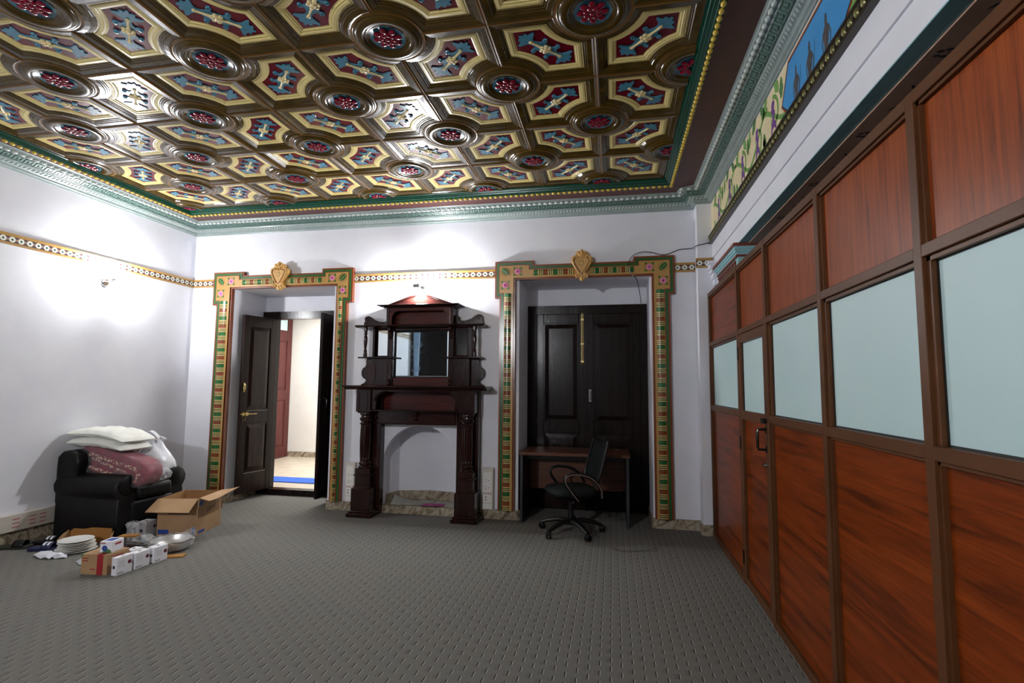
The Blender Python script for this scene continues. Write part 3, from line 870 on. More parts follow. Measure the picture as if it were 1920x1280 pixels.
# ================================================================== PAINTED DOOR SURROUNDS
def flower_mesh():
    b = MB(); R_ = 0.05
    n = 28
    o = [(R_ * cos(2 * pi * i / n), R_ * sin(2 * pi * i / n)) for i in range(n)]; i_ = [(p[0] * 0.93, p[1] * 0.93) for p in o]
    b.add([(p[0], -0.0006, p[1]) for p in o + i_], [(k, (k + 1) % n, n + (k + 1) % n, n + k) for k in range(n)], 0)
    for k in range(6):
        a = k * pi / 3
        b.ball((0.021 * cos(a), -0.001, 0.021 * sin(a)), (0.0125, 0.003, 0.0125), 8, 4, 1)
    b.ball((0, -0.001, 0), (0.009, 0.0045, 0.009), 8, 4, 3)
    for sx in (-1, 1):
        for sz in (-1, 1):
            c = (0.052 * sx, 0.052 * sz)
            p = [c, (c[0] - 0.034 * sx, c[1] - 0.006 * sz), (c[0] - 0.02 * sx, c[1] - 0.019 * sz), (c[0] - 0.006 * sx, c[1] - 0.034 * sz)]
            b.prism(p, -0.0012, 0.0, 'y', 2)
    return b.mesh('flower_medallion', ['sur_brown', 'pink', 'sur_green', 'maroon'], 30)
def leaf_mesh(sx):
    b = MB(); R_ = 0.05; n = 28
    o = [(R_ * cos(2 * pi * i / n), R_ * sin(2 * pi * i / n)) for i in range(n)]; i_ = [(p[0] * 0.93, p[1] * 0.93) for p in o]
    b.add([(p[0], -0.0006, p[1]) for p in o + i_], [(k, (k + 1) % n, n + (k + 1) % n, n + k) for k in range(n)], 0)
    poly = []
    for i in range(15):
        t = i / 14; wv = 0.038 * sin(pi * t) ** 0.7 * (1.0 if i % 2 else 0.55); poly.append((-0.062 + 0.118 * t, wv))
    poly = poly + [(p[0], -p[1]) for p in poly[-2:0:-1]]
    c, s_ = cos(-pi / 4), sin(-pi / 4)
    b.prism([(sx * (p[0] * c - p[1] * s_), p[0] * s_ + p[1] * c) for p in poly], -0.003, 0.0, 'y', 1)
    b.tube([(sx * (-0.062 * c), -0.0035, -0.062 * s_), (sx * (0.056 * c), -0.0035, 0.056 * s_)], 0.0016, 5, 2)
    return b.mesh('leaf_medallion', ['sur_brown', 'sur_green', 'sur_pale'])
FLM = flower_mesh(); LFM = {1: leaf_mesh(1), -1: leaf_mesh(-1)}
def crest_mesh():
    b = MB()
    half = [(0.0, -0.175), (0.022, -0.165), (0.035, -0.145), (0.06, -0.15), (0.072, -0.128), (0.06, -0.105), (0.045, -0.09), (0.055, -0.06), (0.09, -0.01), (0.117, 0.04), (0.115, 0.085), (0.09, 0.105), (0.065, 0.11), (0.06, 0.13), (0.072, 0.142), (0.045, 0.155), (0.022, 0.16), (0.0, 0.182)]
    poly = half + [(-p[0], p[1]) for p in half[-2:0:-1]]
    b.prism(poly, -0.045, 0.02, 'y', 0)
    inn_ = [(0.0, -0.10), (0.03, -0.055), (0.062, 0.0), (0.08, 0.04), (0.07, 0.07), (0.04, 0.08), (0.0, 0.06)]
    ip = inn_ + [(-p[0], p[1]) for p in inn_[-2:0:-1]]
    b.prism([(p[0] * 1.12, p[1] * 1.1) for p in ip], -0.048, -0.04, 'y', 1); b.prism(ip, -0.054, -0.04, 'y', 0)
    for s_ in (-1, 1):
        b.tube([(s_ * x, -0.05, z) for x, z in ((0.03, -0.09), (0.06, -0.045), (0.09, 0.01), (0.1, 0.05), (0.09, 0.085), (0.065, 0.095), (0.045, 0.085), (0.048, 0.07))], 0.011, 7, 0)
        b.tube([(s_ * (0.05 + 0.017 * cos(t)), -0.05, -0.128 + 0.017 * sin(t)) for t in [i * 2 * pi / 8 for i in range(8)]], 0.007, 6, 0, True)
        b.tube([(s_ * 0.01, -0.048, 0.1), (s_ * 0.035, -0.05, 0.125), (s_ * 0.055, -0.045, 0.142)], [0.013, 0.012, 0.005], 7, 0)
        for k in range(9):
            t = k / 8; b.ball((s_ * (0.036 + 0.062 * t), -0.06, -0.082 + 0.13 * t), 0.005, 6, 4, 1)
    b.tube([(0, -0.048, 0.1), (0, -0.052, 0.14), (0, -0.046, 0.178)], [0.016, 0.016, 0.005], 8, 0)
    b.tube([(0.018 * cos(t), -0.052, 0.085 + 0.018 * sin(t)) for t in [i * 2 * pi / 10 for i in range(10)]], 0.007, 6, 0, True)
    b.ball((0, -0.048, -0.155), (0.014, 0.012, 0.03), 8, 6, 0)
    for k in range(7):
        a = k * 0.9; b.ball((0.022 * cos(a), -0.0545, 0.015 + 0.028 * sin(a)), (0.005, 0.002, 0.006), 6, 4, 2)
    return b.mesh('crest_ornament', ['crest', 'crest_d', 'sur_green'], 30)
CRM = crest_mesh()
def surround(nm, xl, xr, xel, xer, xil, xir, xeil, xeir, lab):
    zb, zeb, zet, zt, zit = 0.106, 2.49, 2.918, 2.868, 2.698
    def outl(k, j):
        return [(xl + k, zb), (xl + k, zeb + k), (xel + k, zeb + k), (xel + k, zet - k), (xeil - k, zet - k), (xeil - k, zt - k), (xeir + k, zt - k), (xeir + k, zet - k), (xer - k, zet - k), (xer - k, zeb + k), (xr - k, zeb + k), (xr - k, zb), (xir + j, zb), (xir + j, zit + j), (xil - j, zit + j), (xil - j, zb)]
    b = MB()
    for k, j, t, mi in ((0, 0, 0.052, 0), (0.022, 0.02, 0.058, 1), (0.047, 0.02, 0.063, 0), (0.058, 0.02, 0.067, 2)):
        b.prism(outl(k, j), D - t, D, 'y', mi)
    root = struct(b.build(nm, ['sur_brown', 'sur_green', 'sur_gold']), lab, 'door frame')
    yf = D - 0.067
    def band(p0, p1, u0, u1, vert):
        # striped convex band between u0 and u1 across, p0..p1 along
        L_ = abs(p1 - p0); per = 0.102; n = max(1, round(L_ / per)); q_ = L_ / n
        b = MB(); sg = 1 if p1 > p0 else -1; cs = 5
        pat = [(0.0, 0.42, 0), (0.42, 0.54, 3), (0.54, 0.63, 4), (0.63, 0.73, 3), (0.73, 0.82, 4), (0.82, 0.94, 3), (0.94, 1.0, 4)]
        for i in range(n):
            for a0_, a1_, mi in pat:
                mi2 = mi if mi else (0 if i % 2 else 1)
                if mi2 == 0 and mi == 4: mi2 = 4
                s0, s1 = p0 + sg * (i + a0_) * q_, p0 + sg * (i + a1_) * q_
                for c in range(cs):
                    f0, f1 = c / cs, (c + 1) / cs
                    h0, h1 = 0.014 * sin(pi * f0), 0.014 * sin(pi * f1)
                    w0, w1 = u0 + (u1 - u0) * f0, u0 + (u1 - u0) * f1
                    if vert: b.add([(w0, yf - h0, s0), (w1, yf - h1, s0), (w1, yf - h1, s1), (w0, yf - h0, s1)], [(0, 1, 2, 3) if s1 > s0 else (3, 2, 1, 0)], mi2)
                    else: b.add([(s0, yf - h0, w0), (s1, yf - h0, w0), (s1, yf - h1, w1), (s0, yf - h1, w1)], [(0, 1, 2, 3) if s1 > s0 else (3, 2, 1, 0)], mi2)
        b.build('striped_band', ['sur_brown', 'sur_green', 'sur_gold', 'sur_pale', 'sur_dark'], root, 60)
    ze = zeb + 0.05
    band(ze, zb, xl + 0.06, xil - 0.045, True); band(ze, zb, xir + 0.045, xr - 0.06, True)
    xc = (xl + xr) / 2
    band(xeil + 0.0, xc - 0.09, zit + 0.042, zt - 0.062, False); band(xeir - 0.0, xc + 0.09, zit + 0.042, zt - 0.062, False)
    for sx, xe in ((1, xel), (-1, xer)):
        link_mesh('leaf_medallion', LFM[sx], root, (xe + sx * 0.124, yf, zet - 0.125))
        link_mesh('flower_medallion', FLM, root, (xe + sx * 0.268, yf, zet - 0.125)); link_mesh('flower_medallion', FLM, root, (xe + sx * 0.124, yf, zet - 0.28))
    link_mesh('crest_ornament', CRM, root, (xc, D - 0.06, 2.835))
surround('trim_21', -5.015, -3.19, -5.075, -3.122, -4.80, -3.335, -4.637, -3.536, 'painted gold, green and rust surround of the open doorway')
surround('trim_22', -1.28, 0.608, -1.335, 0.663, -1.097, 0.42, -0.881, 0.228, 'painted gold, green and rust surround of the closed double door')

# ================================================================== CORRIDOR behind the open door
b = MB(); b.box(-8.5, -2.6, 6.62, 10.0, -0.1, 0.03)
cf = struct(b.build('floor_corridor', 'stone'), 'beige stone floor seen through the open doorway', 'floor')
tm = MB(); tm.box(-0.298, 0.298, -0.298, 0.298, 0.0, 0.006); tm = tm.mesh('stone_tile', ['stone'])
for i in range(7):
    for j in range(5): link_mesh('stone_tile', tm, cf, (-7.2 + i * 0.6, 6.98 + j * 0.6, 0.031))
b = MB(); b.box(-8.5, -2.6, 9.6, 9.8, 0, 3.2)
struct(b.build('wall_corridor', 'wall_in'), 'bright white corridor wall seen through the open doorway', 'wall')
b = MB(); b.box(-8.5, -2.6, 6.6, 9.8, 3.05, 3.2); b.box(-8.7, -8.5, 6.6, 9.8, 0, 3.2); b.box(-2.6, -2.4, 6.62, 9.8, 0, 3.2)
struct(b.build('ceiling_corridor', 'wall_in'), 'plain white corridor ceiling', 'ceiling')
slabs('baseboard_corridor', [(-6.5, 9.6, -4.5, 9.6, 0, -1)], 'grey skirting of the corridor wall', 0.14)
# ================================================================== DOORS
def leaf(nm, parent, w, z0, z1, rails, t=0.045, sw=0.095, mat='doorwood', loc=(0, 0, 0), rz=0.0, m_panel=None):
    # local: hinge at x = 0, leaf runs to x = w; rails = [(za, zb), ...] solid bands
    b = MB()
    b.box(0, sw, -t / 2, t / 2, z0, z1); b.box(w - sw, w, -t / 2, t / 2, z0, z1)
    for a, c in rails: b.box(sw, w - sw, -t / 2, t / 2, a, c)
    o = bevel(b.build(nm, mat, parent, False, loc, rz), 0.004, 1)
    for (a, c), (d, e) in zip(rails, rails[1:]):
        p = MB(); p.box(sw - 0.005, w - sw + 0.005, -t * 0.18, t * 0.18, c - 0.005, d + 0.005)
        m_ = 0.05
        for s_ in (-1, 1):          # raised field with sloping sides, both faces
            x0, x1, q0, q1 = sw + 0.02, w - sw - 0.02, c + 0.02, d - 0.02
            ya, yb = s_ * t * 0.18, s_ * t * 0.42
            v = [(x0, ya, q0), (x1, ya, q0), (x1, ya, q1), (x0, ya, q1), (x0 + m_, yb, q0 + m_), (x1 - m_, yb, q0 + m_), (x1 - m_, yb, q1 - m_), (x0 + m_, yb, q1 - m_)]
            f = [(4, 5, 6, 7), (0, 1, 5, 4), (1, 2, 6, 5), (2, 3, 7, 6), (3, 0, 4, 7)]
            p.add(v, [q[::-1] for q in f] if s_ > 0 else f)
            g = 0.014                # bead moulding round the panel
            for bx in ((sw, w - sw, c, c + g), (sw, w - sw, d - g, d), (sw, sw + g, c, d), (w - sw - g, w - sw, c, d)):
                p.box(bx[0], bx[1], s_ * t * 0.18, s_ * t * 0.46, bx[2], bx[3])
        p.build('panel', m_panel or mat, o)
    return o

# ---- open double door (left)
d1 = struct(empty('door_1', (-4.09, YN, 0)), 'open dark brown panelled double door in the left recess', 'door')
def sub(o, root):            # keep world placement under a root
    o.location = Vector(o.location) - Vector(root.location); return o
b = MB(); b.box(NL0, -4.60, YN - 0.05, YN + 0.06, 0, 2.488); sub(b.build('frame_post', 'doorblack', d1), d1)
b = MB(); b.box(-3.58, NL1, YN - 0.05, YN + 0.06, 0, 2.488); sub(b.build('frame_post', 'doorblack', d1), d1)
b = MB(); b.box(-4.60, -3.58, YN - 0.05, YN + 0.06, 2.385, 2.488); sub(b.build('frame_head', 'doorblack', d1), d1)
b = MB(); b.box(-4.60, -3.58, YN - 0.06, YN + 0.08, 0, 0.075); sub(b.build('threshold', 'doorblack', d1), d1)
RL = [(0.085, 0.34), (0.98, 1.14), (2.26, 2.385)]
l1 = leaf('leaf', d1, 0.52, 0.085, 2.385, RL, 0.045, 0.085, 'doorwood', (-4.605 + 4.09, -0.03, 0), math.radians(-103))
l2 = leaf('leaf', d1, 0.52, 0.085, 2.385, RL, 0.045, 0.085, 'doorblack', (-3.575 + 4.09, -0.03, 0), math.radians(-92))
# brass tower bolt and padlock on the near leaf face
b = MB(); b.box(0.40, 0.505, -0.03, -0.022, 1.075, 1.115); b.box(0.43, 0.45, -0.04, -0.022, 1.07, 1.12); b.box(0.48, 0.5, -0.04, -0.022, 1.07, 1.12)
b.tube([(0.28, -0.037, 1.095), (0.53, -0.037, 1.095)], 0.006, 8)
b.tube([(0.455, -0.035, 1.06), (0.455, -0.04, 1.02), (0.485, -0.04, 1.01), (0.49, -0.035, 1.05)], 0.006, 6)
b.xf(Matrix.Scale(-1, 4, Vector((0, 1, 0))))
b2 = MB(); b2.v = b.v; b2.f = [f[::-1] for f in b.f]; b2.m = b.m
o = b2.build('latch', 'brass', l1, 40); o['label'] = 'brass sliding latch'
b = MB(); b.box(0.47, 0.5, 0.0225, 0.032, 1.38, 1.50); b.tube([(0.485, 0.03, 1.395), (0.485, 0.055, 1.41), (0.485, 0.055, 1.47), (0.485, 0.03, 1.485)], 0.006, 6)
b.build('pull_handle', 'brass', l1, 40)
b = MB(); b.tube([(0.45, 0.0225, 1.18), (0.45, 0.06, 1.20), (0.45, 0.06, 1.30), (0.45, 0.0225, 1.32)], 0.007, 8); b.box(0.435, 0.465, 0.0225, 0.026, 1.16, 1.34)
b.build('pull_handle', 'blackgloss', l2, 40)

# ---- closed double door (right)
d2 = struct(empty('door_2', (-0.33, YN, 0)), 'closed nearly black panelled double door behind the desk', 'door')
b = MB(); b.box(NR0, -0.95, YN - 0.03, YN + 0.08, 0, 2.49); sub(b.build('frame_post', 'doorblack', d2), d2)
b = MB(); b.box(0.318, NR1, YN - 0.03, YN + 0.08, 0, 2.49); sub(b.build('frame_post', 'doorblack', d2), d2)
b = MB(); b.box(-0.95, 0.318, YN - 0.03, YN + 0.08, 2.385, 2.49); sub(b.build('frame_head', 'doorblack', d2), d2)
RR = [(0.0, 0.2), (0.92, 1.06), (2.275, 2.385)]
leaf('leaf', d2, 0.62, 0.0, 2.385, [(0.0, 0.2), (0.92, 1.06), (2.275, 2.385)], 0.05, 0.09, 'doorblack', (-0.95 + 0.33, 0.02, 0), 0)
leaf('leaf', d2, 0.648, 0.0, 2.385, [(0.0, 0.2), (0.92, 1.06), (2.275, 2.385)], 0.05, 0.09, 'doorblack', (-0.33 + 0.33, 0.02, 0), 0)
b = MB(); b.box(-0.355, -0.315, YN - 0.02, YN - 0.004, 0.0, 2.385); sub(b.build('meeting_stile', 'doorblack', d2), d2)
b = MB(); b.box(-0.387, -0.361, YN - 0.014, YN - 0.005, 1.80, 2.395); b.tube([(-0.374, YN - 0.022, 1.76), (-0.374, YN - 0.022, 2.40)], 0.009, 8)
for z in (1.78, 2.0, 2.3): b.box(-0.392, -0.356, YN - 0.034, YN - 0.006, z, z + 0.02)
b.ball((-0.374, YN - 0.028, 1.765), 0.014, 8, 6)
o = sub(b.build('bolt', 'brass', d2, 40), d2); o['label'] = 'long brass sliding bolt'
b = MB(); b.box(-0.298, -0.268, YN - 0.012, YN - 0.004, 1.30, 1.45); b.tube([(-0.283, YN - 0.01, 1.32), (-0.283, YN - 0.045, 1.335), (-0.283, YN - 0.045, 1.415), (-0.283, YN - 0.01, 1.43)], 0.006, 6)
sub(b.build('pull_handle', 'steel_d', d2, 40), d2)

# ---- red-brown corridor door
d3 = struct(empty('door_3', (-6.46, 9.56, 0)), 'red-brown corridor door with glazed top, seen through the doorway', 'door')
l3 = leaf('leaf', d3, 1.0, 0.05, 3.0, [(0.05, 0.24), (1.18, 1.36), (2.36, 2.55), (2.9, 3.0)], 0.05, 0.13, 'reddoor', (-0.02, 0.0, 0), math.radians(-91))
for z0 in (2.56,):
    b = MB(); b.box(0.18, 0.46, -0.03, 0.03, z0, z0 + 0.33); b.box(0.56, 0.84, -0.03, 0.03, z0, z0 + 0.33)
    b.build('pane', 'frost', l3)
    b = MB(); b.box(0.46, 0.56, -0.032, 0.032, z0, z0 + 0.35); b.build('mullion', 'reddoor', l3)
b = MB(); b.box(-5.35, -4.25, 7.05, 7.42, 0.038, 0.05)
tag(b.build('door_mat', 'rug_blue'), 'blue mat on the corridor floor beyond the threshold', 'mat')

# ================================================================== FIREPLACE MANTEL
CX = -2.21
mt = tag(empty('fireplace_mantel', (CX, 5.70, 0)), 'tall carved dark mahogany fireplace mantel with mirrored overmantel', 'fireplace')
def MP(b, nm, mat='darkwood', smooth=False, bev=0.004, parent=None):
    o = b.build(nm, mat, parent or mt, smooth)
    if parent is None: o.location = (-CX, -5.70, 0)
    if bev: bevel(o, bev, 1)
    return o
def off(a, c, s_):           # mirrored x interval
    return (CX + s_ * a, CX + s_ * c)
for s_ in (-1, 1):
    b = MB()
    for a, c, f, z0, z1 in ((0.465, 0.76, 5.525, 0, 0.045), (0.48, 0.742, 5.54, 0.045, 0.07), (0.495, 0.725, 5.56, 0.07, 0.315), (0.515, 0.705, 5.575, 0.315, 0.335), (0.525, 0.695, 5.585, 0.335, 0.455), (0.51, 0.71, 5.57, 0.455, 0.468), (0.525, 0.695, 5.585, 0.468, 0.535)):
        x0, x1 = off(a, c, s_); b.box(x0, x1, f, 5.84, z0, z1)
    MP(b, 'plinth', 'darkwood')
    # fluted column
    cxx = CX + s_ * 0.61; cy = 5.655
    b = MB()
    b.lathe([(0.0, 0.535), (0.072, 0.535), (0.074, 0.55), (0.066, 0.558), (0.058, 0.566), (0.068, 0.58), (0.070, 0.592), (0.060, 0.602), (0.052, 0.612), (0.056, 0.622), (0.056, 0.632)], 24, (cxx, cy, 0))
    nfl = 12; n = nfl * 6; zs = [0.632, 0.645, 0.80, 1.0, 1.02]
    def fl(u, v, cxx=cxx, cy=cy):
        a = 2 * pi * u; z = 0.632 + (1.025 - 0.632) * v
        dep = 0.008 if 0.03 < v < 0.97 else 0.0
        r = 0.058 + 0.006 * sin(pi * v) - dep * (abs(sin(a * nfl / 2)) < 0.55) * 1.0
        return (cxx + r * cos(a), cy + r * sin(a), z)
    b.grid(fl, n, 24, 0, True)
    b.lathe([(0.057, 1.025), (0.07, 1.03), (0.072, 1.042), (0.06, 1.05), (0.056, 1.062), (0.066, 1.075), (0.074, 1.09), (0.074, 1.105), (0.06, 1.112), (0.058, 1.13), (0.07, 1.14), (0.072, 1.158), (0.062, 1.175), (0.0, 1.175)], 24, (cxx, cy, 0))
    MP(b, 'column', 'darkwood', 40, 0)
    b = MB(); x0, x1 = off(0.46, 0.715, s_); b.box(x0, x1, 5.73, 5.84, 0.0, 1.44); MP(b, 'side_board')
    b = MB(); x0, x1 = off(0.525, 0.705, s_); b.box(x0, x1, 5.575, 5.84, 1.175, 1.43)
    x0, x1 = off(0.54, 0.69, s_); b.box(x0, x1, 5.59, 5.84, 1.16, 1.175); o = MP(b, 'frieze_block')
    b = MB(); x0, x1 = off(0.565, 0.665, s_)
    for q in ((x0, x1, 1.20, 1.207), (x0, x1, 1.395, 1.402)): b.box(q[0], q[1], 5.568, 5.576, q[2], q[3])
    for xx in (x0, x1): b.box(xx - 0.0035, xx + 0.0035, 5.568, 5.576, 1.20, 1.402)
    b.build('panel_moulding', 'darkwood', o)
# rail below the open shelf, with its small bracket
b = MB(); b.box(CX - 0.465, CX + 0.465, 5.66, 5.70, 1.035, 1.185); b.box(CX - 0.465, CX + 0.465, 5.652, 5.70, 1.035, 1.05); MP(b, 'lower_rail', 'darkwood_x')
b = MB(); b.prism([(5.66, 1.185), (5.61, 1.185), (5.612, 1.15), (5.63, 1.13), (5.635, 1.10), (5.66, 1.08)], CX - 0.022, CX + 0.022, 'x'); MP(b, 'bracket')
b = MB(); b.box(CX - 0.53, CX + 0.53, 5.585, 5.82, 1.185, 1.203); MP(b, 'open_shelf', 'darkwood_x')
# arched apron
half = [(0.53, 1.203), (0.47, 1.203), (0.47, 1.30)] + arc(0.33, 1.30, 0.14, 0, pi / 2, 8, 0.105) + [(0.0, 1.405), (0.0, 1.43), (0.53, 1.43)]
b = MB()
for s_ in (-1, 1): b.prism([(CX + s_ * p[0], p[1]) for p in half], 5.60, 5.625, 'y')
MP(b, 'arched_apron', 'darkwood_x')
for s_ in (-1, 1):
    b = MB(); pts = [(CX + s_ * p[0], 5.597, p[1]) for p in arc(0.33, 1.30, 0.155, 0, pi / 2, 8, 0.115)]
    b.tube(pts, 0.006, 6); MP(b, 'arch_bead', 'darkwood', 40, 0)
b = MB(); b.box(CX - 0.53, CX + 0.53, 5.80, 5.83, 1.19, 1.43); MP(b, 'apron_back', 'redwood')
b = MB(); b.prism([(5.84, 1.43), (5.56, 1.43), (5.555, 1.442), (5.53, 1.448), (5.525, 1.456), (5.495, 1.456), (5.49, 1.466), (5.495, 1.478), (5.84, 1.478)], CX - 0.845, CX + 0.845, 'x')
MP(b, 'mantel_shelf', 'darkwood_x')
# overmantel
b = MB(); b.box(CX - 0.60, CX + 0.60, 5.80, 5.84, 1.478, 2.16); MP(b, 'back_board', 'redwood')
for s_ in (-1, 1):
    b = MB(); x0, x1 = off(0.345, 0.60, s_); b.box(x0, x1, 5.72, 5.80, 1.478, 1.795); o = MP(b, 'side_cabinet')
    b = MB(); x0, x1 = off(0.40, 0.55, s_)
    for q in ((x0, x1, 1.53, 1.54), (x0, x1, 1.73, 1.74)): b.box(q[0], q[1], 5.712, 5.721, q[2], q[3])
    for xx in (x0, x1): b.box(xx - 0.005, xx + 0.005, 5.712, 5.721, 1.53, 1.74)
    b.build('panel_moulding', 'darkwood', o)
    # flat scroll-cut bracket
    pr = [(0.60, 1.478), (0.765, 1.478), (0.76, 1.492), (0.725, 1.505), (0.70, 1.53), (0.705, 1.55), (0.735, 1.565), (0.757, 1.60), (0.76, 1.64), (0.745, 1.68), (0.715, 1.70), (0.70, 1.73), (0.705, 1.76), (0.69, 1.795), (0.60, 1.795)]
    b = MB(); b.prism([(CX + s_ * p[0], p[1]) for p in pr], 5.785, 5.81, 'y'); MP(b, 'scroll_bracket')
    b = MB(); x0, x1 = off(0.30, 0.745, s_); b.box(x0, x1, 5.655, 5.84, 1.795, 1.813); MP(b, 'small_shelf', 'darkwood_x')
    b = MB(); b.lathe([(0.0, 1.813), (0.022, 1.813), (0.022, 1.86), (0.014, 1.865), (0.02, 1.878), (0.02, 1.888), (0.012, 1.9), (0.016, 1.93), (0.02, 1.97), (0.023, 2.02), (0.02, 2.05), (0.012, 2.07), (0.02, 2.08), (0.02, 2.095), (0.013, 2.105), (0.022, 2.112), (0.022, 2.158)], 16, (CX + s_ * 0.668, 5.69, 0))
    MP(b, 'turned_post', 'darkwood', 40, 0)
    b = MB(); x0, x1 = off(0.575, 0.605, s_); b.box(x0, x1, 5.74, 5.84, 1.813, 2.158); MP(b, 'partition_board')
    b = MB(); x0, x1 = off(0.34, 0.405, s_); b.box(x0, x1, 5.735, 5.80, 1.478, 2.158); MP(b, 'mirror_stile')
    b = MB(); x0, x1 = off(0.355, 0.392, s_)
    b.prism([(5.735, 2.158), (5.68, 2.158), (5.682, 2.12), (5.705, 2.10), (5.70, 2.06), (5.72, 2.03), (5.735, 2.02)], x0, x1, 'x'); MP(b, 'corbel')
    b = MB(); b.prism([(5.735, 1.478), (5.70, 1.478), (5.69, 1.50), (5.705, 1.52), (5.70, 1.545), (5.735, 1.56)], x0, x1, 'x'); MP(b, 'corbel')
    b = MB(); x0, x1 = off(0.425, 0.56, s_); b.box(x0, x1, 5.79, 5.80, 1.83, 2.135); o = MP(b, 'small_mirror', 'mirror', False, 0)
    o['label'] = 'small bevelled side mirror'
    b = MB()
    for q in ((min(x0, x1) - 0.008, max(x0, x1) + 0.008, 1.822, 1.832), (min(x0, x1) - 0.008, max(x0, x1) + 0.008, 2.133, 2.143)): b.box(q[0], q[1], 5.782, 5.80, q[2], q[3])
    for xx in (x0, x1): b.box(xx - 0.008, xx + 0.006, 5.782, 5.80, 1.822, 2.143)
    MP(b, 'mirror_frame')
# centre mirror with bevelled edge
b = MB(); mx0, mx1, mz0, mz1, bw = CX - 0.335, CX + 0.335, 1.575, 2.125, 0.02
v = [(mx0, 5.785, mz0), (mx1, 5.785, mz0), (mx1, 5.785, mz1), (mx0, 5.785, mz1), (mx0 + bw, 5.7815, mz0 + bw), (mx1 - bw, 5.7815, mz0 + bw), (mx1 - bw, 5.7815, mz1 - bw), (mx0 + bw, 5.7815, mz1 - bw)]
b.add(v, [(4, 5, 6, 7), (0, 1, 5, 4), (1, 2, 6, 5), (2, 3, 7, 6), (3, 0, 4, 7)])
M['mirror_c'] = new_mat('smudged_mirror_glass', S(200, 212, 216), 0.04, 1.0)
_v = mapping(M['mirror_c'], coords(M['mirror_c']), (3, 1, 9), (0, 0.5, 0))
_r = ramp(M['mirror_c'], noise(M['mirror_c'], _v, 1.6, 5, 0.6, 1.2), [(0.45, (0.02, 0.02, 0.02, 1)), (0.75, (0.07, 0.07, 0.07, 1))])
link(M['mirror_c'], _r, bsdf(M['mirror_c']).inputs['Roughness'])
o = MP(b, 'centre_mirror', 'mirror_c', False, 0); o['label'] = 'large smudged bevelled mirror'
b = MB(); b.box(CX - 0.34, CX + 0.34, 5.75, 5.80, 1.478, 1.572); MP(b, 'mirror_rail', 'redwood')
b = MB(); b.box(CX - 0.34, CX + 0.34, 5.76, 5.80, 2.127, 2.158); MP(b, 'mirror_rail', 'darkwood_x')
b = MB(); b.prism([(5.84, 2.158), (5.66, 2.158), (5.65, 2.166), (5.635, 2.170), (5.632, 2.18), (5.64, 2.186), (5.84, 2.186)], CX - 0.785, CX + 0.785, 'x'); MP(b, 'top_shelf', 'darkwood_x')
# upper niche
hf = [(0.395, 2.186), (0.345, 2.186), (0.345, 2.25)] + arc(0.255, 2.25, 0.09, 0, pi / 2, 7, 0.10) + [(0.0, 2.35), (0.0, 2.388), (0.395, 2.388)]
b = MB()
for s_ in (-1, 1): b.prism([(CX + s_ * p[0], p[1]) for p in hf], 5.685, 5.705, 'y')
MP(b, 'niche_apron', 'redwood')
for s_ in (-1, 1):
    b = MB(); x0, x1 = off(0.37, 0.41, s_); b.box(x0, x1, 5.68, 5.84, 2.186, 2.388); MP(b, 'niche_side')
    ear = [(0.41, 2.186), (0.735, 2.186), (0.745, 2.215), (0.728, 2.25), (0.735, 2.275), (0.715, 2.305), (0.68, 2.31), (0.645, 2.295), (0.60, 2.262), (0.54, 2.24), (0.48, 2.236), (0.45, 2.25), (0.455, 2.28), (0.43, 2.30), (0.41, 2.30)]
    b = MB(); b.prism([(CX + s_ * p[0], p[1]) for p in ear], 5.775, 5.80, 'y'); o = MP(b, 'scroll_ear')
    b = MB(); b.tube([(CX + s_ * (0.695 + (0.032 - 0.0016 * i) * cos(0.55 * i)), 5.772, 2.272 + (0.032 - 0.0016 * i) * sin(0.55 * i)) for i in range(17)], 0.004, 6)
    b.build('carved_spiral', 'darkwood', o, 40)
b = MB(); b.box(CX - 0.39, CX + 0.39, 5.80, 5.84, 2.186, 2.388); MP(b, 'niche_back', 'redwood')
b = MB()
for h_, f, z0, z1 in ((0.435, 5.66, 2.388, 2.398), (0.47, 5.63, 2.398, 2.406), (0.50, 5.605, 2.406, 2.418)): b.box(CX - h_, CX + h_, f, 5.84, z0, z1)
MP(b, 'cornice_board', 'darkwood_x')
b = MB(); b.prism([(CX - 0.40, 2.418), (CX + 0.40, 2.418), (CX, 2.555)], 5.70, 5.80, 'y'); MP(b, 'pediment', 'darkwood_x')
for s_ in (-1, 1):
    b = MB(); b.prism([(CX + s_ * 0.43, 2.418), (CX + s_ * 0.385, 2.418), (CX, 2.548), (CX, 2.572)], 5.68, 5.82, 'y'); MP(b, 'raking_moulding', 'darkwood_x')

# newspapers on the hearth
def sheet(nm, x0, x1, y0, y1, rz, mat, lab, cat, z=0.086, wav=0.012, seed=1, crumple=0.0):
    rnd = random.Random(seed); b = MB()
    ph = [rnd.uniform(0, 6) for _ in range(4)]
    def fn(u, v):
        x = x0 + (x1 - x0) * u; y = y0 + (y1 - y0) * v
        h = wav * (0.5 + 0.5 * sin(5 * u + ph[0]) * sin(4 * v + ph[1])) + crumple * max(0, (1 - u * 2.6)) * (1 - abs(v - 0.6) * 1.6 if abs(v - 0.6) < 0.6 else 0)
        return (x, y, z + h)
    b.grid(fn, 14, 10)
    o = b.build(nm, mat, None, 60); o.rotation_euler = (0, 0, 0)
    c = Vector(((x0 + x1) / 2, (y0 + y1) / 2, 0))
    o.data.transform(Matrix.Translation(-c)); o.location = c; o.rotation_euler = (0, 0, rz)
    s = o.modifiers.new('thickness', 'SOLIDIFY'); s.thickness = 0.0008
    return tag(o, lab, cat)
sheet('newspaper', -2.60, -2.12, 5.88, 6.16, 0.12, 'newsprint', 'grey newspaper sheet with a curled-up corner on the hearth', 'newspaper', 0.087, 0.006, 3, 0.09)
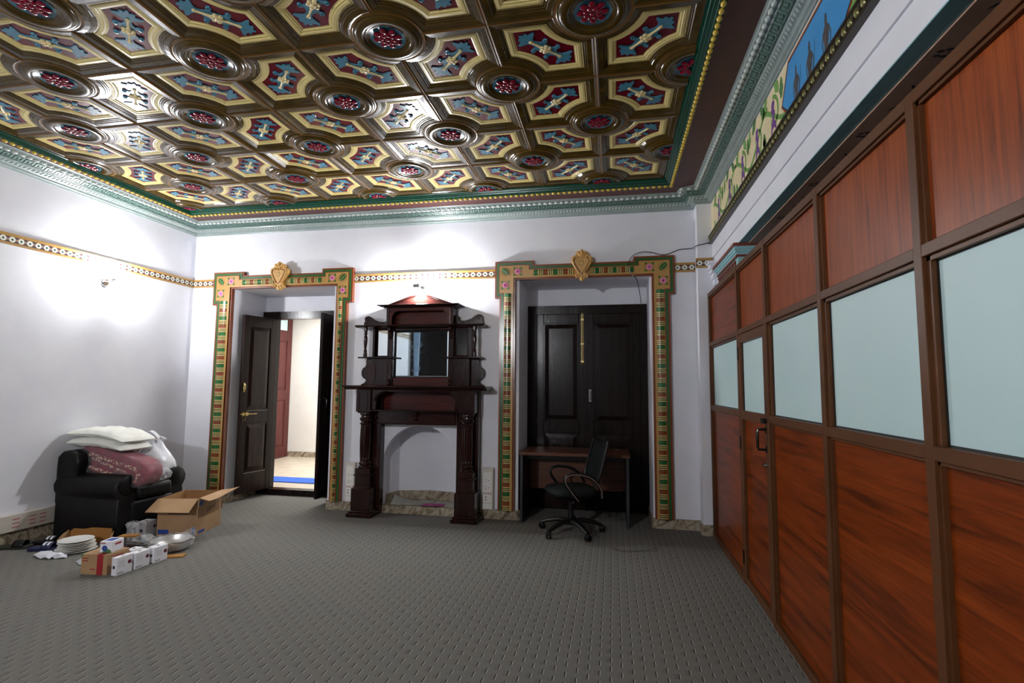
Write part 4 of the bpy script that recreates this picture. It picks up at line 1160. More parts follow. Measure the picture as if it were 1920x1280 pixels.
sheet('newspaper', -2.12, -1.80, 5.90, 6.15, -0.1, 'newsprint', 'grey newspaper sheet lying flat beside the magenta page on the hearth', 'newspaper', 0.0885, 0.005, 5)
M['magenta'] = mottled('magenta_print', S(150, 36, 110), S(186, 96, 150), 0.7, 18)
sheet('magazine_page', -2.20, -1.95, 5.86, 5.98, 0.1, 'magenta', 'magenta printed page lying at the front of the hearth', 'paper', 0.096, 0.004, 8)

# ================================================================== SOCKET TOWERS, TRUNKING, CABLE
HOLE = MB(); HOLE.lathe([(0.0, -0.0535), (0.005, -0.0535), (0.005, -0.05)], 8, (0, 0, 0), 'y'); HOLE = HOLE.mesh('socket_hole', ['black'])
M['print_pink'] = new_mat('faded_red_print', S(178, 92, 92), 0.6)
def tower(x0, x1, lab):
    r = tag(empty('socket_tower', ((x0 + x1) / 2, D, 0)), lab, 'socket box', 'white socket boxes beside the fireplace')
    w = (x1 - x0) / 2
    b = MB(); b.box(-w, w, -0.045, 0.0, 0.106, 0.565); bevel(b.build('housing', 'conduit', r), 0.004)
    b = MB(); b.box(-w + 0.012, w - 0.012, -0.052, -0.044, 0.28, 0.52); bevel(b.build('socket_plate', 'whiteplastic', r), 0.003)
    b = MB(); b.box(-w + 0.012, w - 0.012, -0.052, -0.044, 0.18, 0.272); bevel(b.build('socket_plate', 'whiteplastic', r), 0.003)
    b = MB(); b.box(-w + 0.012, w - 0.012, -0.052, -0.044, 0.112, 0.172); bevel(b.build('cover_plate', 'whiteplastic', r), 0.003)
    for z in (0.345, 0.425):
        for dx, dz in ((-0.018, 0.012), (-0.018, -0.012), (0.014, 0.0)): link_mesh('socket_hole', HOLE, r, (dx, 0, z + dz))
    for z in (0.243, 0.213): link_mesh('socket_hole', HOLE, r, (-0.018, 0, z), None, (1.5, 1, 1.5))
    for k in range(4):
        b = MB(); b.box(-0.045 + k * 0.025, -0.03 + k * 0.025, -0.0528, -0.052, 0.283, 0.293); b.build('printed_mark', 'print_pink', r)
tower(-3.134, -3.01, 'white socket box between the open door frame and the mantel')
tower(-1.462, -1.333, 'white socket box between the mantel and the closed door frame')
tr = tag(empty('cable_trunking', (XL + 0.003, 2.2, 0.13)), 'white plastic cable trunking with faded red print above the marble skirting', 'trunking')
b = MB(); b.box(0, 0.05, -2.0, 2.6, 0.0, 0.15); bevel(b.build('cover', 'conduit', tr), 0.004)
for y in (1.95, 1.86, 1.55, 1.72):
    for k in range(3):
        b = MB(); b.box(0.0503, 0.0512, y - 0.03, y + 0.03, 0.032 + k * 0.035, 0.041 + k * 0.035); b.build('printed_mark', 'print_pink', tr)
# black cable from the moulding to the closed door
pts = [(1.0, 5.64, 3.0), (0.93, 5.645, 2.985), (0.875, 5.65, 2.975), (0.84, 5.80, 2.985), (0.72, 5.825, 2.985), (0.60, 5.825, 2.94), (0.52, 5.82, 2.935), (0.42, 5.80, 2.96), (0.32, 5.79, 2.965), (0.23, 5.775, 2.93), (0.18, 5.765, 2.86), (0.17, 5.765, 2.80), (0.20, 5.765, 2.72), (0.26, 5.80, 2.66), (0.31, 6.15, 2.56), (0.335, 6.44, 2.50)]
def smooth_path(p, n=5):
    p = [Vector(q) for q in p]; out = []
    for i in range(len(p) - 1):
        a, b_, c, d = p[max(0, i - 1)], p[i], p[i + 1], p[min(len(p) - 1, i + 2)]
        for k in range(n):
            t = k / n
            out.append(0.5 * ((2 * b_) + (c - a) * t + (2 * a - 5 * b_ + 4 * c - d) * t * t + (3 * b_ - a - 3 * c + d) * t ** 3))
    out.append(p[-1]); return out
b = MB(); b.tube(smooth_path(pts), 0.0042, 6)
tag(b.build('black_cable', 'blackgloss', None, 40), 'thin black cable hanging across the top corner of the closed double door surround', 'cable')

# ================================================================== WALL LAMPS
def wall_lamp(loc, rz, mat, lab, tilt=0.0):
    # local: wall at y = 0, lamp stands out towards -y
    r = tag(empty('wall_lamp', loc, rz), lab, 'lamp')
    b = MB(); b.lathe([(0.0, -0.022), (0.04, -0.022), (0.048, -0.012), (0.048, 0.0)], 20, (0, 0, 0), 'y'); b.build('wall_plate', 'steel', r, 40)
    b = MB(); b.tube([(0, -0.015, 0), (0, -0.06, -0.004), (0.0, -0.10, 0.002), (0.0, -0.12, 0.02)], 0.008, 8); b.build('arm', 'steel_d', r, 40)
    b = MB(); b.lathe([(0.0, 0.012), (0.022, 0.012), (0.026, 0.02), (0.026, 0.05), (0.02, 0.058)], 16, (0, -0.12, 0)); b.build('lamp_holder', 'whiteplastic', r, 40)
    b = MB(); b.ball((0, -0.12, 0.098), (0.04, 0.04, 0.045), 16, 10); b.build('bulb', mat, r, 'all')
    return r
wall_lamp((XL, 4.62, 2.575), pi / 2, 'bulb_l', 'lit wall lamp high above the armchair, just below the ringed rail')
wall_lamp((-2.6, YREAR, 2.6), pi, 'bulb_r', 'lit wall lamp beside the dark double door behind the viewer')
# lamp over the mantel: drops from a short holder in front of the pediment
r = tag(empty('wall_lamp', (-2.235, D, 2.625)), 'lit wall lamp above the mantel pediment on the back wall', 'lamp')
b = MB(); b.lathe([(0.0, -0.022), (0.04, -0.022), (0.048, -0.012), (0.048, 0.0)], 20, (0, 0, 0), 'y'); b.build('wall_plate', 'steel', r, 40)
b = MB(); b.tube([(0, -0.015, 0), (0, -0.12, 0.0), (0.0, -0.19, -0.004)], 0.008, 8); b.build('arm', 'steel_d', r, 40)
b = MB(); b.box(-0.038, 0.038, -0.225, -0.165, -0.02, 0.03); bevel(b.build('lamp_holder', 'steel_d', r), 0.008, 2)
b = MB(); b.ball((0.02, -0.2, -0.062), (0.062, 0.036, 0.036), 16, 10); b.build('bulb', 'bulb_b', r, 'all')
# ================================================================== WOODEN PARTITION
PXF, PXB = 0.965, 1.02
post_y = [5.625, 4.40, 3.625, 2.715, 1.89, 1.0, 0.1, -0.8, -1.7]
pw = 0.045
pt_ = tag(empty('office_partition', (PXF, 3.0, 0)), 'brown framed office partition with orange wood panels and frosted glass', 'partition')
def PP(b, nm, mat, bev=0.0, parent=None, smooth=False):
    o = b.build(nm, mat, parent or pt_, smooth)
    if parent is None: o.location = (-PXF, -3.0, 0)
    if bev: bevel(o, bev, 1)
    return o
ZT, ZU0, ZU1, ZM0, ZM1, ZB = 2.455, 1.90, 1.94, 1.262, 1.307, 0.05
for k, y in enumerate(post_y):
    b = MB(); b.box(PXF, PXB, y - pw, y, 0, ZT); PP(b, 'post', 'frame', 0.002)
for k in range(len(post_y) - 1):
    y1, y0 = post_y[k] - pw, post_y[k + 1]
    is_door = (k == 1)
    for nm, z0, z1 in (('top_rail', ZT - 0.045, ZT), ('upper_rail', ZU0, ZU1), ('middle_rail', ZM0, ZM1), ('bottom_rail', 0, ZB)):
        if is_door and nm in ('middle_rail', 'bottom_rail'): continue
        b = MB(); b.box(PXF + 0.001, PXB, y0, y1, z0, z1); PP(b, nm, 'frame', 0.002)
    def panel(z0, z1, mat):
        b = MB(); b.box(PXF + 0.028, PXF + 0.038, y0, y1, z0, z1); PP(b, 'wood_panel', mat)
        b = MB()
        for q in ((y1 - 0.014, y1), (y0, y0 + 0.014)): b.box(PXF + 0.012, PXF + 0.030, q[0], q[1], z0, z1)
        b.box(PXF + 0.012, PXF + 0.030, y0, y1, z1 - 0.012, z1); PP(b, 'panel_bead', 'frame')
    panel(ZU1, ZT - 0.045, 'lam_h' if k == 0 else 'lam_v')
    if not is_door:
        panel(ZB, ZM0, 'lam_h')
        b = MB(); b.box(PXF + 0.034, PXF + 0.039, y0 + 0.02, y1 - 0.02, ZM1 + 0.004, ZU0 - 0.012); PP(b, 'glass_pane', 'frost')
        b = MB()
        for q in ((y1 - 0.022, y1), (y0, y0 + 0.022)): b.box(PXF + 0.014, PXF + 0.036, q[0], q[1], ZM1, ZU0)
        b.box(PXF + 0.014, PXF + 0.036, y0, y1, ZU0 - 0.016, ZU0); PP(b, 'glazing_bead', 'frame', 0.001)
        b = MB()
        for q in ((y1 - 0.028, y1 - 0.02), (y0 + 0.02, y0 + 0.028)): b.box(PXF + 0.03, PXF + 0.0375, q[0], q[1], ZM1, ZU0 - 0.014)
        b.box(PXF + 0.03, PXF + 0.0375, y0 + 0.02, y1 - 0.02, ZM1, ZM1 + 0.007); b.box(PXF + 0.03, PXF + 0.0375, y0 + 0.02, y1 - 0.02, ZU0 - 0.02, ZU0 - 0.014)
        PP(b, 'rubber_gasket', 'gasket')
# ---- door in the partition
dr = tag(empty('partition_door', (PXF, 4.35, 0)), 'narrow half-glazed orange wood door in the partition', 'door')
y1, y0 = post_y[1] - pw - 0.004, post_y[2] + 0.004; sw = 0.05
def DP(b, nm, mat, bev=0.0, smooth=False):
    o = b.build(nm, mat, dr, smooth); o.location = (-PXF, -4.35, 0)
    if bev: bevel(o, bev, 1)
    return o
for a, c in ((y1 - sw, y1), (y0, y0 + sw)):
    b = MB(); b.box(PXF + 0.002, PXB - 0.01, a, c, 0.012, ZU0 - 0.004); DP(b, 'stile', 'frame', 0.002)
for z0, z1 in ((0.012, 0.065), (1.245, 1.31), (1.83, ZU0 - 0.004)):
    b = MB(); b.box(PXF + 0.003, PXB - 0.01, y0 + sw, y1 - sw, z0, z1); DP(b, 'rail', 'frame', 0.002)
b = MB(); b.box(PXF + 0.026, PXF + 0.036, y0 + sw, y1 - sw, 0.065, 1.245); DP(b, 'wood_panel', 'lam_h')
b = MB(); b.box(PXF + 0.026, PXF + 0.031, y0 + sw, y1 - sw, 1.31, 1.83); DP(b, 'glass_pane', 'frost')
b = MB()
for q in ((y1 - sw - 0.006, y1 - sw), (y0 + sw, y0 + sw + 0.006)): b.box(PXF + 0.018, PXF + 0.0265, q[0], q[1], 1.31, 1.83)
DP(b, 'rubber_gasket', 'gasket')
M['scuff'] = mottled('bare_pale_scuff', S(190, 150, 120), S(170, 120, 90), 0.7, 30)
b = MB(); b.prism([(y0 + sw + 0.002, 0.07), (y0 + sw + 0.085, 0.07), (y0 + sw + 0.06, 0.10), (y0 + sw + 0.055, 0.14), (y0 + sw + 0.03, 0.13), (y0 + sw + 0.002, 0.165)], PXF + 0.0253, PXF + 0.0262, 'x'); DP(b, 'bare_scuff', 'scuff')
b = MB(); b.prism([(y0 + sw + 0.003, 0.55), (y0 + sw + 0.016, 0.52), (y0 + sw + 0.02, 0.70), (y0 + sw + 0.01, 0.80), (y0 + sw + 0.012, 0.90), (y0 + sw + 0.004, 0.88)], PXF + 0.0253, PXF + 0.0262, 'x'); DP(b, 'bare_scuff', 'scuff')
yh = y0 + 0.028
b = MB(); b.tube([(PXF + 0.004, yh, 1.215), (PXF - 0.045, yh + 0.004, 1.215), (PXF - 0.05, yh + 0.004, 1.20), (PXF - 0.05, yh + 0.004, 1.10), (PXF - 0.045, yh + 0.004, 1.085), (PXF + 0.004, yh, 1.085)], 0.0085, 8)
b.box(PXF - 0.002, PXF + 0.004, yh - 0.012, yh + 0.012, 1.19, 1.235); b.box(PXF - 0.002, PXF + 0.004, yh - 0.012, yh + 0.012, 1.065, 1.11)
DP(b, 'pull_handle', 'blackgloss', 0, 40)
b = MB(); b.box(PXF - 0.018, PXF + 0.003, yh - 0.02, yh + 0.045, 1.255, 1.285); b.tube([(PXF - 0.012, yh - 0.05, 1.27), (PXF - 0.012, yh + 0.06, 1.27)], 0.005, 6); DP(b, 'latch', 'blackgloss', 0, 40)
b = MB(); b.lathe([(0.0, -0.028), (0.009, -0.028), (0.011, -0.012), (0.016, -0.01), (0.016, 0.0)], 14, (PXF + 0.002, yh, 0.985), 'x'); DP(b, 'lock', 'steel', 0, 40)
for z in (1.75, 1.06, 0.2):
    b = MB(); b.box(PXF - 0.006, PXF + 0.003, y1 - 0.004, y1 + 0.016, z - 0.05, z + 0.05); DP(b, 'hinge', 'blackgloss', 0.001)

# ================================================================== DESK
dk = tag(empty('desk', (-0.44, 6.02, 0)), 'plain walnut-topped desk standing in front of the closed double door', 'desk')
def KP(b, nm, mat, bev=0.003):
    o = b.build(nm, mat, dk); o.location = (0.44, -6.02, 0)
    return bevel(o, bev, 1) if bev else o
b = MB(); b.box(-1.03, 0.165, 5.735, 6.33, 0.725, 0.76); KP(b, 'desk_top', 'deskwood')
b = MB(); b.box(-1.02, -0.99, 5.745, 6.31, 0.0, 0.725); KP(b, 'side_panel', 'deskdark')
b = MB(); b.box(0.125, 0.155, 5.745, 6.31, 0.0, 0.725); KP(b, 'side_panel', 'deskdark')
b = MB(); b.box(-0.99, 0.125, 6.24, 6.262, 0.28, 0.725); KP(b, 'modesty_panel', 'deskwood')
b = MB(); b.box(-0.99, 0.125, 5.95, 5.97, 0.665, 0.725); KP(b, 'front_apron', 'deskdark')
b = MB(); b.lathe([(0.0, 0.768), (0.018, 0.768), (0.02, 0.76)], 14, (0.03, 6.2, 0)); KP(b, 'cable_grommet', 'pinktrim', 0)

# ================================================================== OFFICE CHAIR
ch = tag(empty('office_chair', (-0.44, 5.46, 0)), 'black mesh-back swivel office chair on castors in front of the desk', 'chair')
hx, hy = 0.0, 0.0
for k in range(5):
    a = math.radians(17 + 72 * k); c, s_ = cos(a), sin(a)
    b = MB(); b.tube([(0.03 * c, 0.03 * s_, 0.115), (0.12 * c, 0.12 * s_, 0.125), (0.24 * c, 0.24 * s_, 0.10), (0.325 * c, 0.325 * s_, 0.07)], [0.04, 0.034, 0.028, 0.022], 8, 0, False, 0.75); b.build('base_leg', 'black', ch, 40)
    cx, cy = 0.325 * c, 0.325 * s_; ca = a + 0.9 + k
    b = MB()
    for q in (-1, 1):
        b.lathe([(0.0, -0.011), (0.026, -0.011), (0.033, -0.005), (0.033, 0.005), (0.026, 0.011), (0.0, 0.011)], 14, (0, q * 0.016, 0), 'y')
    b.tube([(0, 0, 0.0), (0.004, 0, 0.045)], 0.008, 6); b.lathe([(0.0, 0.034), (0.02, 0.03), (0.026, 0.015), (0.024, 0.0)], 12, (0, 0, 0))
    b.xf(Matrix.Translation((cx, cy, 0.034)) @ Matrix.Rotation(ca, 4, 'Z')); b.build('castor', 'black', ch, 40)
b = MB(); b.lathe([(0.0, 0.085), (0.04, 0.085), (0.045, 0.10), (0.045, 0.14), (0.03, 0.15), (0.028, 0.26), (0.024, 0.262), (0.02, 0.36), (0.0, 0.36)], 18); b.build('gas_column', 'black', ch, 40)
F = Matrix.Rotation(math.radians(202), 4, 'Z')
SC = Matrix.Translation((0.0, -0.04, 0)) @ F
b = MB(); b.box(-0.14, 0.12, -0.09, 0.09, 0.35, 0.385); b.tube([(0.02, 0.08, 0.37), (0.05, 0.25, 0.365)], 0.007, 6); b.ball((0.05, 0.255, 0.365), 0.016, 8, 6); b.xf(SC); b.build('tilt_mechanism', 'black', ch)
def seat_fn(u, v):
    a = 2 * pi * u; e = 0.55
    cx = math.copysign(abs(cos(a)) ** e, cos(a)); sy = math.copysign(abs(sin(a)) ** e, sin(a))
    t = v * pi - pi / 2; rr = max(0.0, cos(t)) ** 0.45; zz = math.copysign(abs(sin(t)) ** 0.8, sin(t))
    x = 0.245 * cx * rr; y = 0.245 * sy * rr
    return (x, y, 0.435 + 0.048 * zz - 0.03 * max(0, x - 0.1) * 4 * 0.25)
b = MB(); b.grid(seat_fn, 32, 12, 0, True); b.xf(SC); b.build('seat', 'mesh', ch, 'all')
def back_pt(y, t): return (-0.215 - 0.11 * t - 0.02 * (1 - (y / 0.23) ** 2), y, 0.53 + 0.40 * t)
b = MB(); b.grid(lambda u, v: back_pt(-0.20 + 0.40 * u, v), 10, 8); o = b
b.xf(SC); bo = b.build('backrest', 'mesh', ch, 'all'); sd = bo.modifiers.new('thickness', 'SOLIDIFY'); sd.thickness = 0.012
rim = [back_pt(-0.205 + 0.41 * i / 8, 0.0) for i in range(9)] + [back_pt(0.215, i / 6) for i in range(1, 6)] + [back_pt(0.205 - 0.41 * i / 8, 1.0) for i in range(9)] + [back_pt(-0.215, 1 - i / 6) for i in range(1, 6)]
b = MB(); b.tube(rim, 0.013, 8, 0, True); b.xf(SC); b.build('back_frame', 'black', ch, 40)
b = MB(); b.tube([(-0.08, 0, 0.365), (-0.22, 0, 0.38), (-0.255, 0, 0.45), (-0.25, 0, 0.58)], [0.03, 0.028, 0.024, 0.02], 8, 0, False, 0.5); b.xf(SC); b.build('back_support', 'black', ch, 40)
for s_ in (-1, 1):
    lp = smooth_path([(0.0, s_ * 0.255, 0.38), (0.06, s_ * 0.262, 0.45), (0.135, s_ * 0.265, 0.56), (0.12, s_ * 0.265, 0.62), (0.02, s_ * 0.265, 0.635), (-0.12, s_ * 0.265, 0.60), (-0.22, s_ * 0.262, 0.50), (-0.24, s_ * 0.25, 0.40)], 4)
    b = MB(); b.tube(lp, 0.018, 8, 0, False, 0.8); b.xf(SC); ar = b.build('armrest', 'black', ch, 40)
    if s_ == 1:
        b = MB(); b.tube([(p[0], p[1] + 0.018, p[2] - 0.004) for p in lp], 0.0035, 6); b.xf(SC); b.build('trim_line', 'pinktrim', ar, 40)

# ================================================================== ARMCHAIR WITH BEDDING
ac = tag(empty('armchair', (-5.0, 4.75, 0)), 'black leather armchair with rolled arms, heaped with bedding', 'armchair')
def AP(b, nm, smooth=35, bev=0.03, seg=4):
    o = b.build(nm, 'leather', ac, smooth); o.location = (5.0, -4.75, 0)
    if bev:
        m = bevel(o, bev, seg)
    return o
AX0, AX1, AY0, AY1 = XL + 0.055, -4.60, 4.20, 5.0
b = MB(); b.box(AX0 + 0.02, AX1 + 0.02, AY0 + 0.16, AY1 - 0.16, 0.02, 0.34); AP(b, 'base', 35, 0.03)
b = MB(); b.box(AX0 + 0.2, AX1 + 0.05, AY0 + 0.20, AY1 - 0.20, 0.345, 0.49); AP(b, 'seat_cushion', 35, 0.05)
for s_, ya in ((1, AY0), (-1, AY1)):
    prof = [(0.02, 0.0), (0.22, 0.0), (0.22, 0.36), (0.245, 0.42), (0.25, 0.50), (0.215, 0.57), (0.15, 0.60), (0.08, 0.595), (0.02, 0.56), (-0.012, 0.50), (-0.005, 0.44), (0.02, 0.395), (0.03, 0.38), (0.02, 0.36)]
    b = MB(); b.prism([(ya + s_ * p[0], p[1]) for p in prof], AX0 + 0.03, AX1 - 0.0, 'x'); AP(b, 'arm', 50, 0.018, 3)
    b = MB(); yc, zc = ya + s_ * 0.118, 0.50
    b.lathe([(0.0, AX1 + 0.018), (0.07, AX1 + 0.018), (0.095, AX1 + 0.006), (0.098, AX1 - 0.02)], 20, (0, yc, zc), 'x'); AP(b, 'arm_scroll', 40, 0)
b = MB()
prof = [(AX0, 0.30), (AX0 + 0.28, 0.30), (AX0 + 0.24, 0.62), (AX0 + 0.27, 0.70), (AX0 + 0.24, 0.79), (AX0 + 0.16, 0.825), (AX0 + 0.06, 0.815), (AX0 + 0.0, 0.76), (AX0 - 0.005, 0.66)]
b.prism([(p[0], p[1]) for p in prof], AY0 + 0.03, AY1 - 0.03, 'y'); AP(b, 'back', 50, 0.03, 3)

def pillow(nm, cx, cy, cz, L, W, T, sag, rz, mat, lab, cat, seed=1, tilt=0.0, group=None):
    rnd = random.Random(seed); b = MB(); ph = [rnd.uniform(0, 6.28) for _ in range(6)]
    def fn(u, v):
        # closed lens: u around the long direction, v across top and bottom
        U = -1 + 2 * u; top = v < 0.5; V = (-1 + 4 * v) if top else (3 - 4 * v)
        th = (max(0, 1 - U ** 4) ** 0.5) * (max(0, 1 - V ** 4) ** 0.5)
        wr = 0.007 * sin(9 * U + ph[0]) * sin(5 * V + ph[1]) + 0.004 * sin(17 * U + 7 * V + ph[2])
        z = (T * 0.5 * th + wr * th) * (1 if top else -0.8)
        x = U * L / 2 * (1 - 0.06 * V * V); y = V * W / 2 * (1 - 0.06 * U * U)
        zz = -sag * (U + 0.15) ** 2 * (1 if U > -0.15 else 0.25) + tilt * U
        return (x, y, z + zz)
    b.grid(fn, 40, 40)
    b.xf(Matrix.Translation((cx, cy, cz)) @ Matrix.Rotation(rz, 4, 'Z'))
    o = b.build(nm, mat, None, 'all'); c = Vector((cx, cy, cz - T / 2)); o.data.transform(Matrix.Translation(-c)); o.location = c
    return tag(o, lab, cat, group)
pillow('pillow', -5.05, 4.50, 0.892, 0.66, 0.42, 0.115, 0.05, 0.05, 'cloth_white', 'lower white pillow on the armchair, under another pillow', 'pillow', 3)
pillow('pillow', -5.04, 4.50, 0.982, 0.70, 0.42, 0.10, 0.055, 0.03, 'cloth_white', 'topmost white pillow of the pile on the armchair', 'pillow', 5)

# rolled quilt in clear plastic, its rolled end facing the room
qr = tag(empty('quilt_bundle', (-4.92, 4.62, 0.50)), 'rolled maroon quilt wrapped in clear plastic on the armchair', 'quilt')
ROT = Matrix.Translation((-4.87, 0, 0.672)) @ Matrix.Rotation(math.radians(13.5), 4, 'Y')
def stad(a, r, n=12):
    return arc(a, 0, r, -pi / 2, pi / 2, n) + arc(-a, 0, r, pi / 2, 1.5 * pi, n)
def QP(b, nm, mat, smooth=40, bev=0):
    b.xf(ROT); o = b.build(nm, mat, qr, smooth); o.location = (4.92, -4.62, -0.50)
    if bev: bevel(o, bev, 4)
    return o
b = MB(); b.prism(stad(0.285, 0.128), 4.36, 4.58, 'y'); QP(b, 'quilt', 'quilt', 40, 0.03)
b = MB()
for rr, aa in ((0.085, 0.29),):
    lp = [(p[0] + 0.02, 4.36, p[1] - 0.018) for p in stad(aa - 0.03, 0.062, 10)]
    b.tube(lp, 0.019, 8, 0, True)
    b.tube([(-0.22, 4.357, 0.015), (-0.05, 4.355, 0.0), (0.2, 4.357, -0.02)], 0.014, 8)
    b.tube([(0.0, 4.357, -0.092), (0.2, 4.357, -0.104), (0.3, 4.357, -0.085)], 0.02, 8)
QP(b, 'floral_lining', 'floral', 'all')
b = MB()
sh = stad(0.295, 0.14, 14)
rnd = random.Random(4)
n_ = len(sh); ys = [4.33, 4.331, 4.35, 4.40, 4.46, 4.52, 4.58, 4.60]; ks = [0.0, 0.86, 1.0, 1.02, 1.0, 1.0, 0.96, 0.5]
for y_, k_ in zip(ys, ks):
    for p in sh:
        j = 1 + rnd.uniform(-0.03, 0.03)
        b.v.append((p[0] * k_ * j, y_ + rnd.uniform(-0.006, 0.006), p[1] * k_ * j))
for i in range(len(ys) - 1):
    for k_ in range(n_):
        b.f.append((i * n_ + k_, i * n_ + (k_ + 1) % n_, (i + 1) * n_ + (k_ + 1) % n_, (i + 1) * n_ + k_)); b.m.append(0)
QP(b, 'plastic_wrap', 'film', 'all')
# crumpled bags
def crumple(nm, c, prof, mat, lab, cat, seed, amp, n=26, handles=False, squash=(1, 1)):
    rnd = random.Random(seed); b = MB(); L = len(prof)
    ph = [(rnd.uniform(0, 6.28), rnd.randint(2, 7)) for _ in range(5)]
    for j, (r, z) in enumerate(prof):
        for i in range(n):
            a = 2 * pi * i / n
            k = 1 + sum(amp / (q + 1) * sin(p[1] * a + p[0] + j * (0.9 + q * 0.4)) for q, p in enumerate(ph)) + rnd.uniform(-amp, amp) * 0.45
            b.v.append((r * k * cos(a) * squash[0], r * k * sin(a) * squash[1], z + rnd.uniform(-amp, amp) * 0.05))
    for j in range(L - 1):
        for i in range(n): b.f.append((j * n + i, j * n + (i + 1) % n, (j + 1) * n + (i + 1) % n, (j + 1) * n + i)); b.m.append(0)
    b.f.append(tuple(range(n))[::-1]); b.m.append(0); b.f.append(tuple((L - 1) * n + i for i in range(n))); b.m.append(0)
    if handles:
        r_ = tag(empty(nm, c), lab, cat)
        b.build('bag_body', mat, r_, 60)
        zt = prof[-1][1]
        for s_ in (-1, 1):
            h = MB(); h.tube(smooth_path([(-0.055, s_ * 0.03, zt - 0.03), (-0.05 + 0.01 * s_, s_ * 0.035, zt + 0.05), (0.01 * s_, s_ * 0.04, zt + 0.09 - (0.06 if s_ > 0 else 0)), (0.075 + 0.02 * s_, s_ * 0.035, zt + 0.05 - (0.04 if s_ > 0 else 0)), (0.07, s_ * 0.03, zt), (0.05, s_ * 0.02, zt - 0.05)], 4), 0.021, 8, 0, False, 0.35)
            h.build('bag_handle', mat, r_, 60)
        return r_
    return tag(b.build(nm, mat, None, 60, c), lab, cat)
crumple('plastic_bag', (-4.82, 4.80, 0.50), [(0.08, 0.0), (0.20, 0.03), (0.24, 0.10), (0.235, 0.17), (0.19, 0.24), (0.125, 0.30), (0.095, 0.35), (0.075, 0.385)], 'bagwhite', 'knotted white carrier bag standing on the armchair', 'bag', 11, 0.10, 30, True, (0.9, 0.7))
crumple('plastic_bag', (-4.57, 4.66, 0.50), [(0.03, 0.0), (0.075, 0.02), (0.08, 0.06), (0.06, 0.10), (0.02, 0.12)], 'film2', 'small crumpled clear bag at the end of the quilt roll', 'bag', 12, 0.2)

# ================================================================== BOXES AND THINGS ON THE FLOOR
def oriented(nm, c, rz, lab, cat, group=None): return tag(empty(nm, (c[0], c[1], 0), rz), lab, cat, group)
# large open carton
bx = oriented('cardboard_box', (-4.385, 4.452), math.radians(13), 'large open brown cardboard box with spread flaps', 'box')
W, Dp, Hh, t = 0.385, 0.44, 0.355, 0.006
b = MB(); b.box(0, W, 0, Dp, 0, t); b.build('bottom', 'card_in', bx)
b = MB(); b.box(0, W, 0, t, t, Hh); b.build('side', 'card', bx)
b = MB(); b.box(0, W, Dp - t, Dp, t, Hh); b.build('side', 'card_in', bx)
b = MB(); b.box(0, t, t, Dp - t, t, Hh); b.build('side', 'card_in', bx)
b = MB(); b.box(W - t, W, t, Dp - t, t, Hh); b.build('side', 'card', bx)
def flap(pts, nm='flap', mat='card', bend=None):
    b = MB(); b.add(pts, [tuple(range(len(pts)))] if not bend else bend)
    o = b.build(nm, mat, bx); s_ = o.modifiers.new('thickness', 'SOLIDIFY'); s_.thickness = 0.005; return o
flap([(0, -0.002, Hh), (W, -0.002, Hh), (W - 0.012, -0.135, Hh - 0.105), (-0.035, -0.135, Hh - 0.10)])
flap([(W, 0.02, Hh), (W, Dp, Hh), (W + 0.10, Dp - 0.01, Hh + 0.012), (W + 0.09, 0.03, Hh - 0.03), (W + 0.19, Dp - 0.02, Hh + 0.035), (W + 0.15, 0.06, Hh - 0.012)], 'flap', 'card', [(0, 1, 2, 3), (3, 2, 4, 5)])
flap([(0, Dp, Hh), (W, Dp, Hh), (W - 0.01, Dp + 0.05, Hh - 0.19), (0.01, Dp + 0.05, Hh - 0.19)])
flap([(0.0, 0.01, Hh), (0.0, Dp - 0.01, Hh), (-0.05, Dp - 0.03, Hh - 0.13), (-0.05, 0.03, Hh - 0.13)])
b = MB(); b.box(0.012, 0.115, -0.0012, 0, 0.02, 0.062); b.build('printed_mark', 'print_blue', bx)
b = MB(); b.box(0.33, 0.372, -0.0012, 0, 0.012, 0.085, 0); b.box(0.338, 0.362, -0.002, -0.001, 0.02, 0.045, 1); b.box(0.338, 0.352, -0.002, -0.001, 0.055, 0.078, 1); b.build('paper_label', ['print_grey', 'print_blue'], bx)
b = MB(); b.prism(rrect(0.10, 0.30, 0.205, 0.232, 0.012), -0.001, 0, 'y'); b.build('printed_mark', 'print_brown', bx)
b = MB()
for k in range(5): b = MB(); b.prism([(0.16 + k * 0.035, 0.19 + k * 0.004), (0.178 + k * 0.035, 0.19 + k * 0.004), (0.186 + k * 0.035, 0.235 + k * 0.004), (0.168 + k * 0.035, 0.235 + k * 0.004)], W, W + 0.001, 'x'); b.build('printed_mark', 'print_brown', bx)
b = MB(); b.prism(rrect(0.02, 0.09, 0.28, 0.325, 0.015), W, W + 0.001, 'x'); b.build('printed_mark', 'print_blue', bx)
b = MB(); b.prism(rrect(0.02, 0.14, 0.015, 0.04, 0.01), W, W + 0.001, 'x'); b.build('printed_mark', 'print_blue', bx)

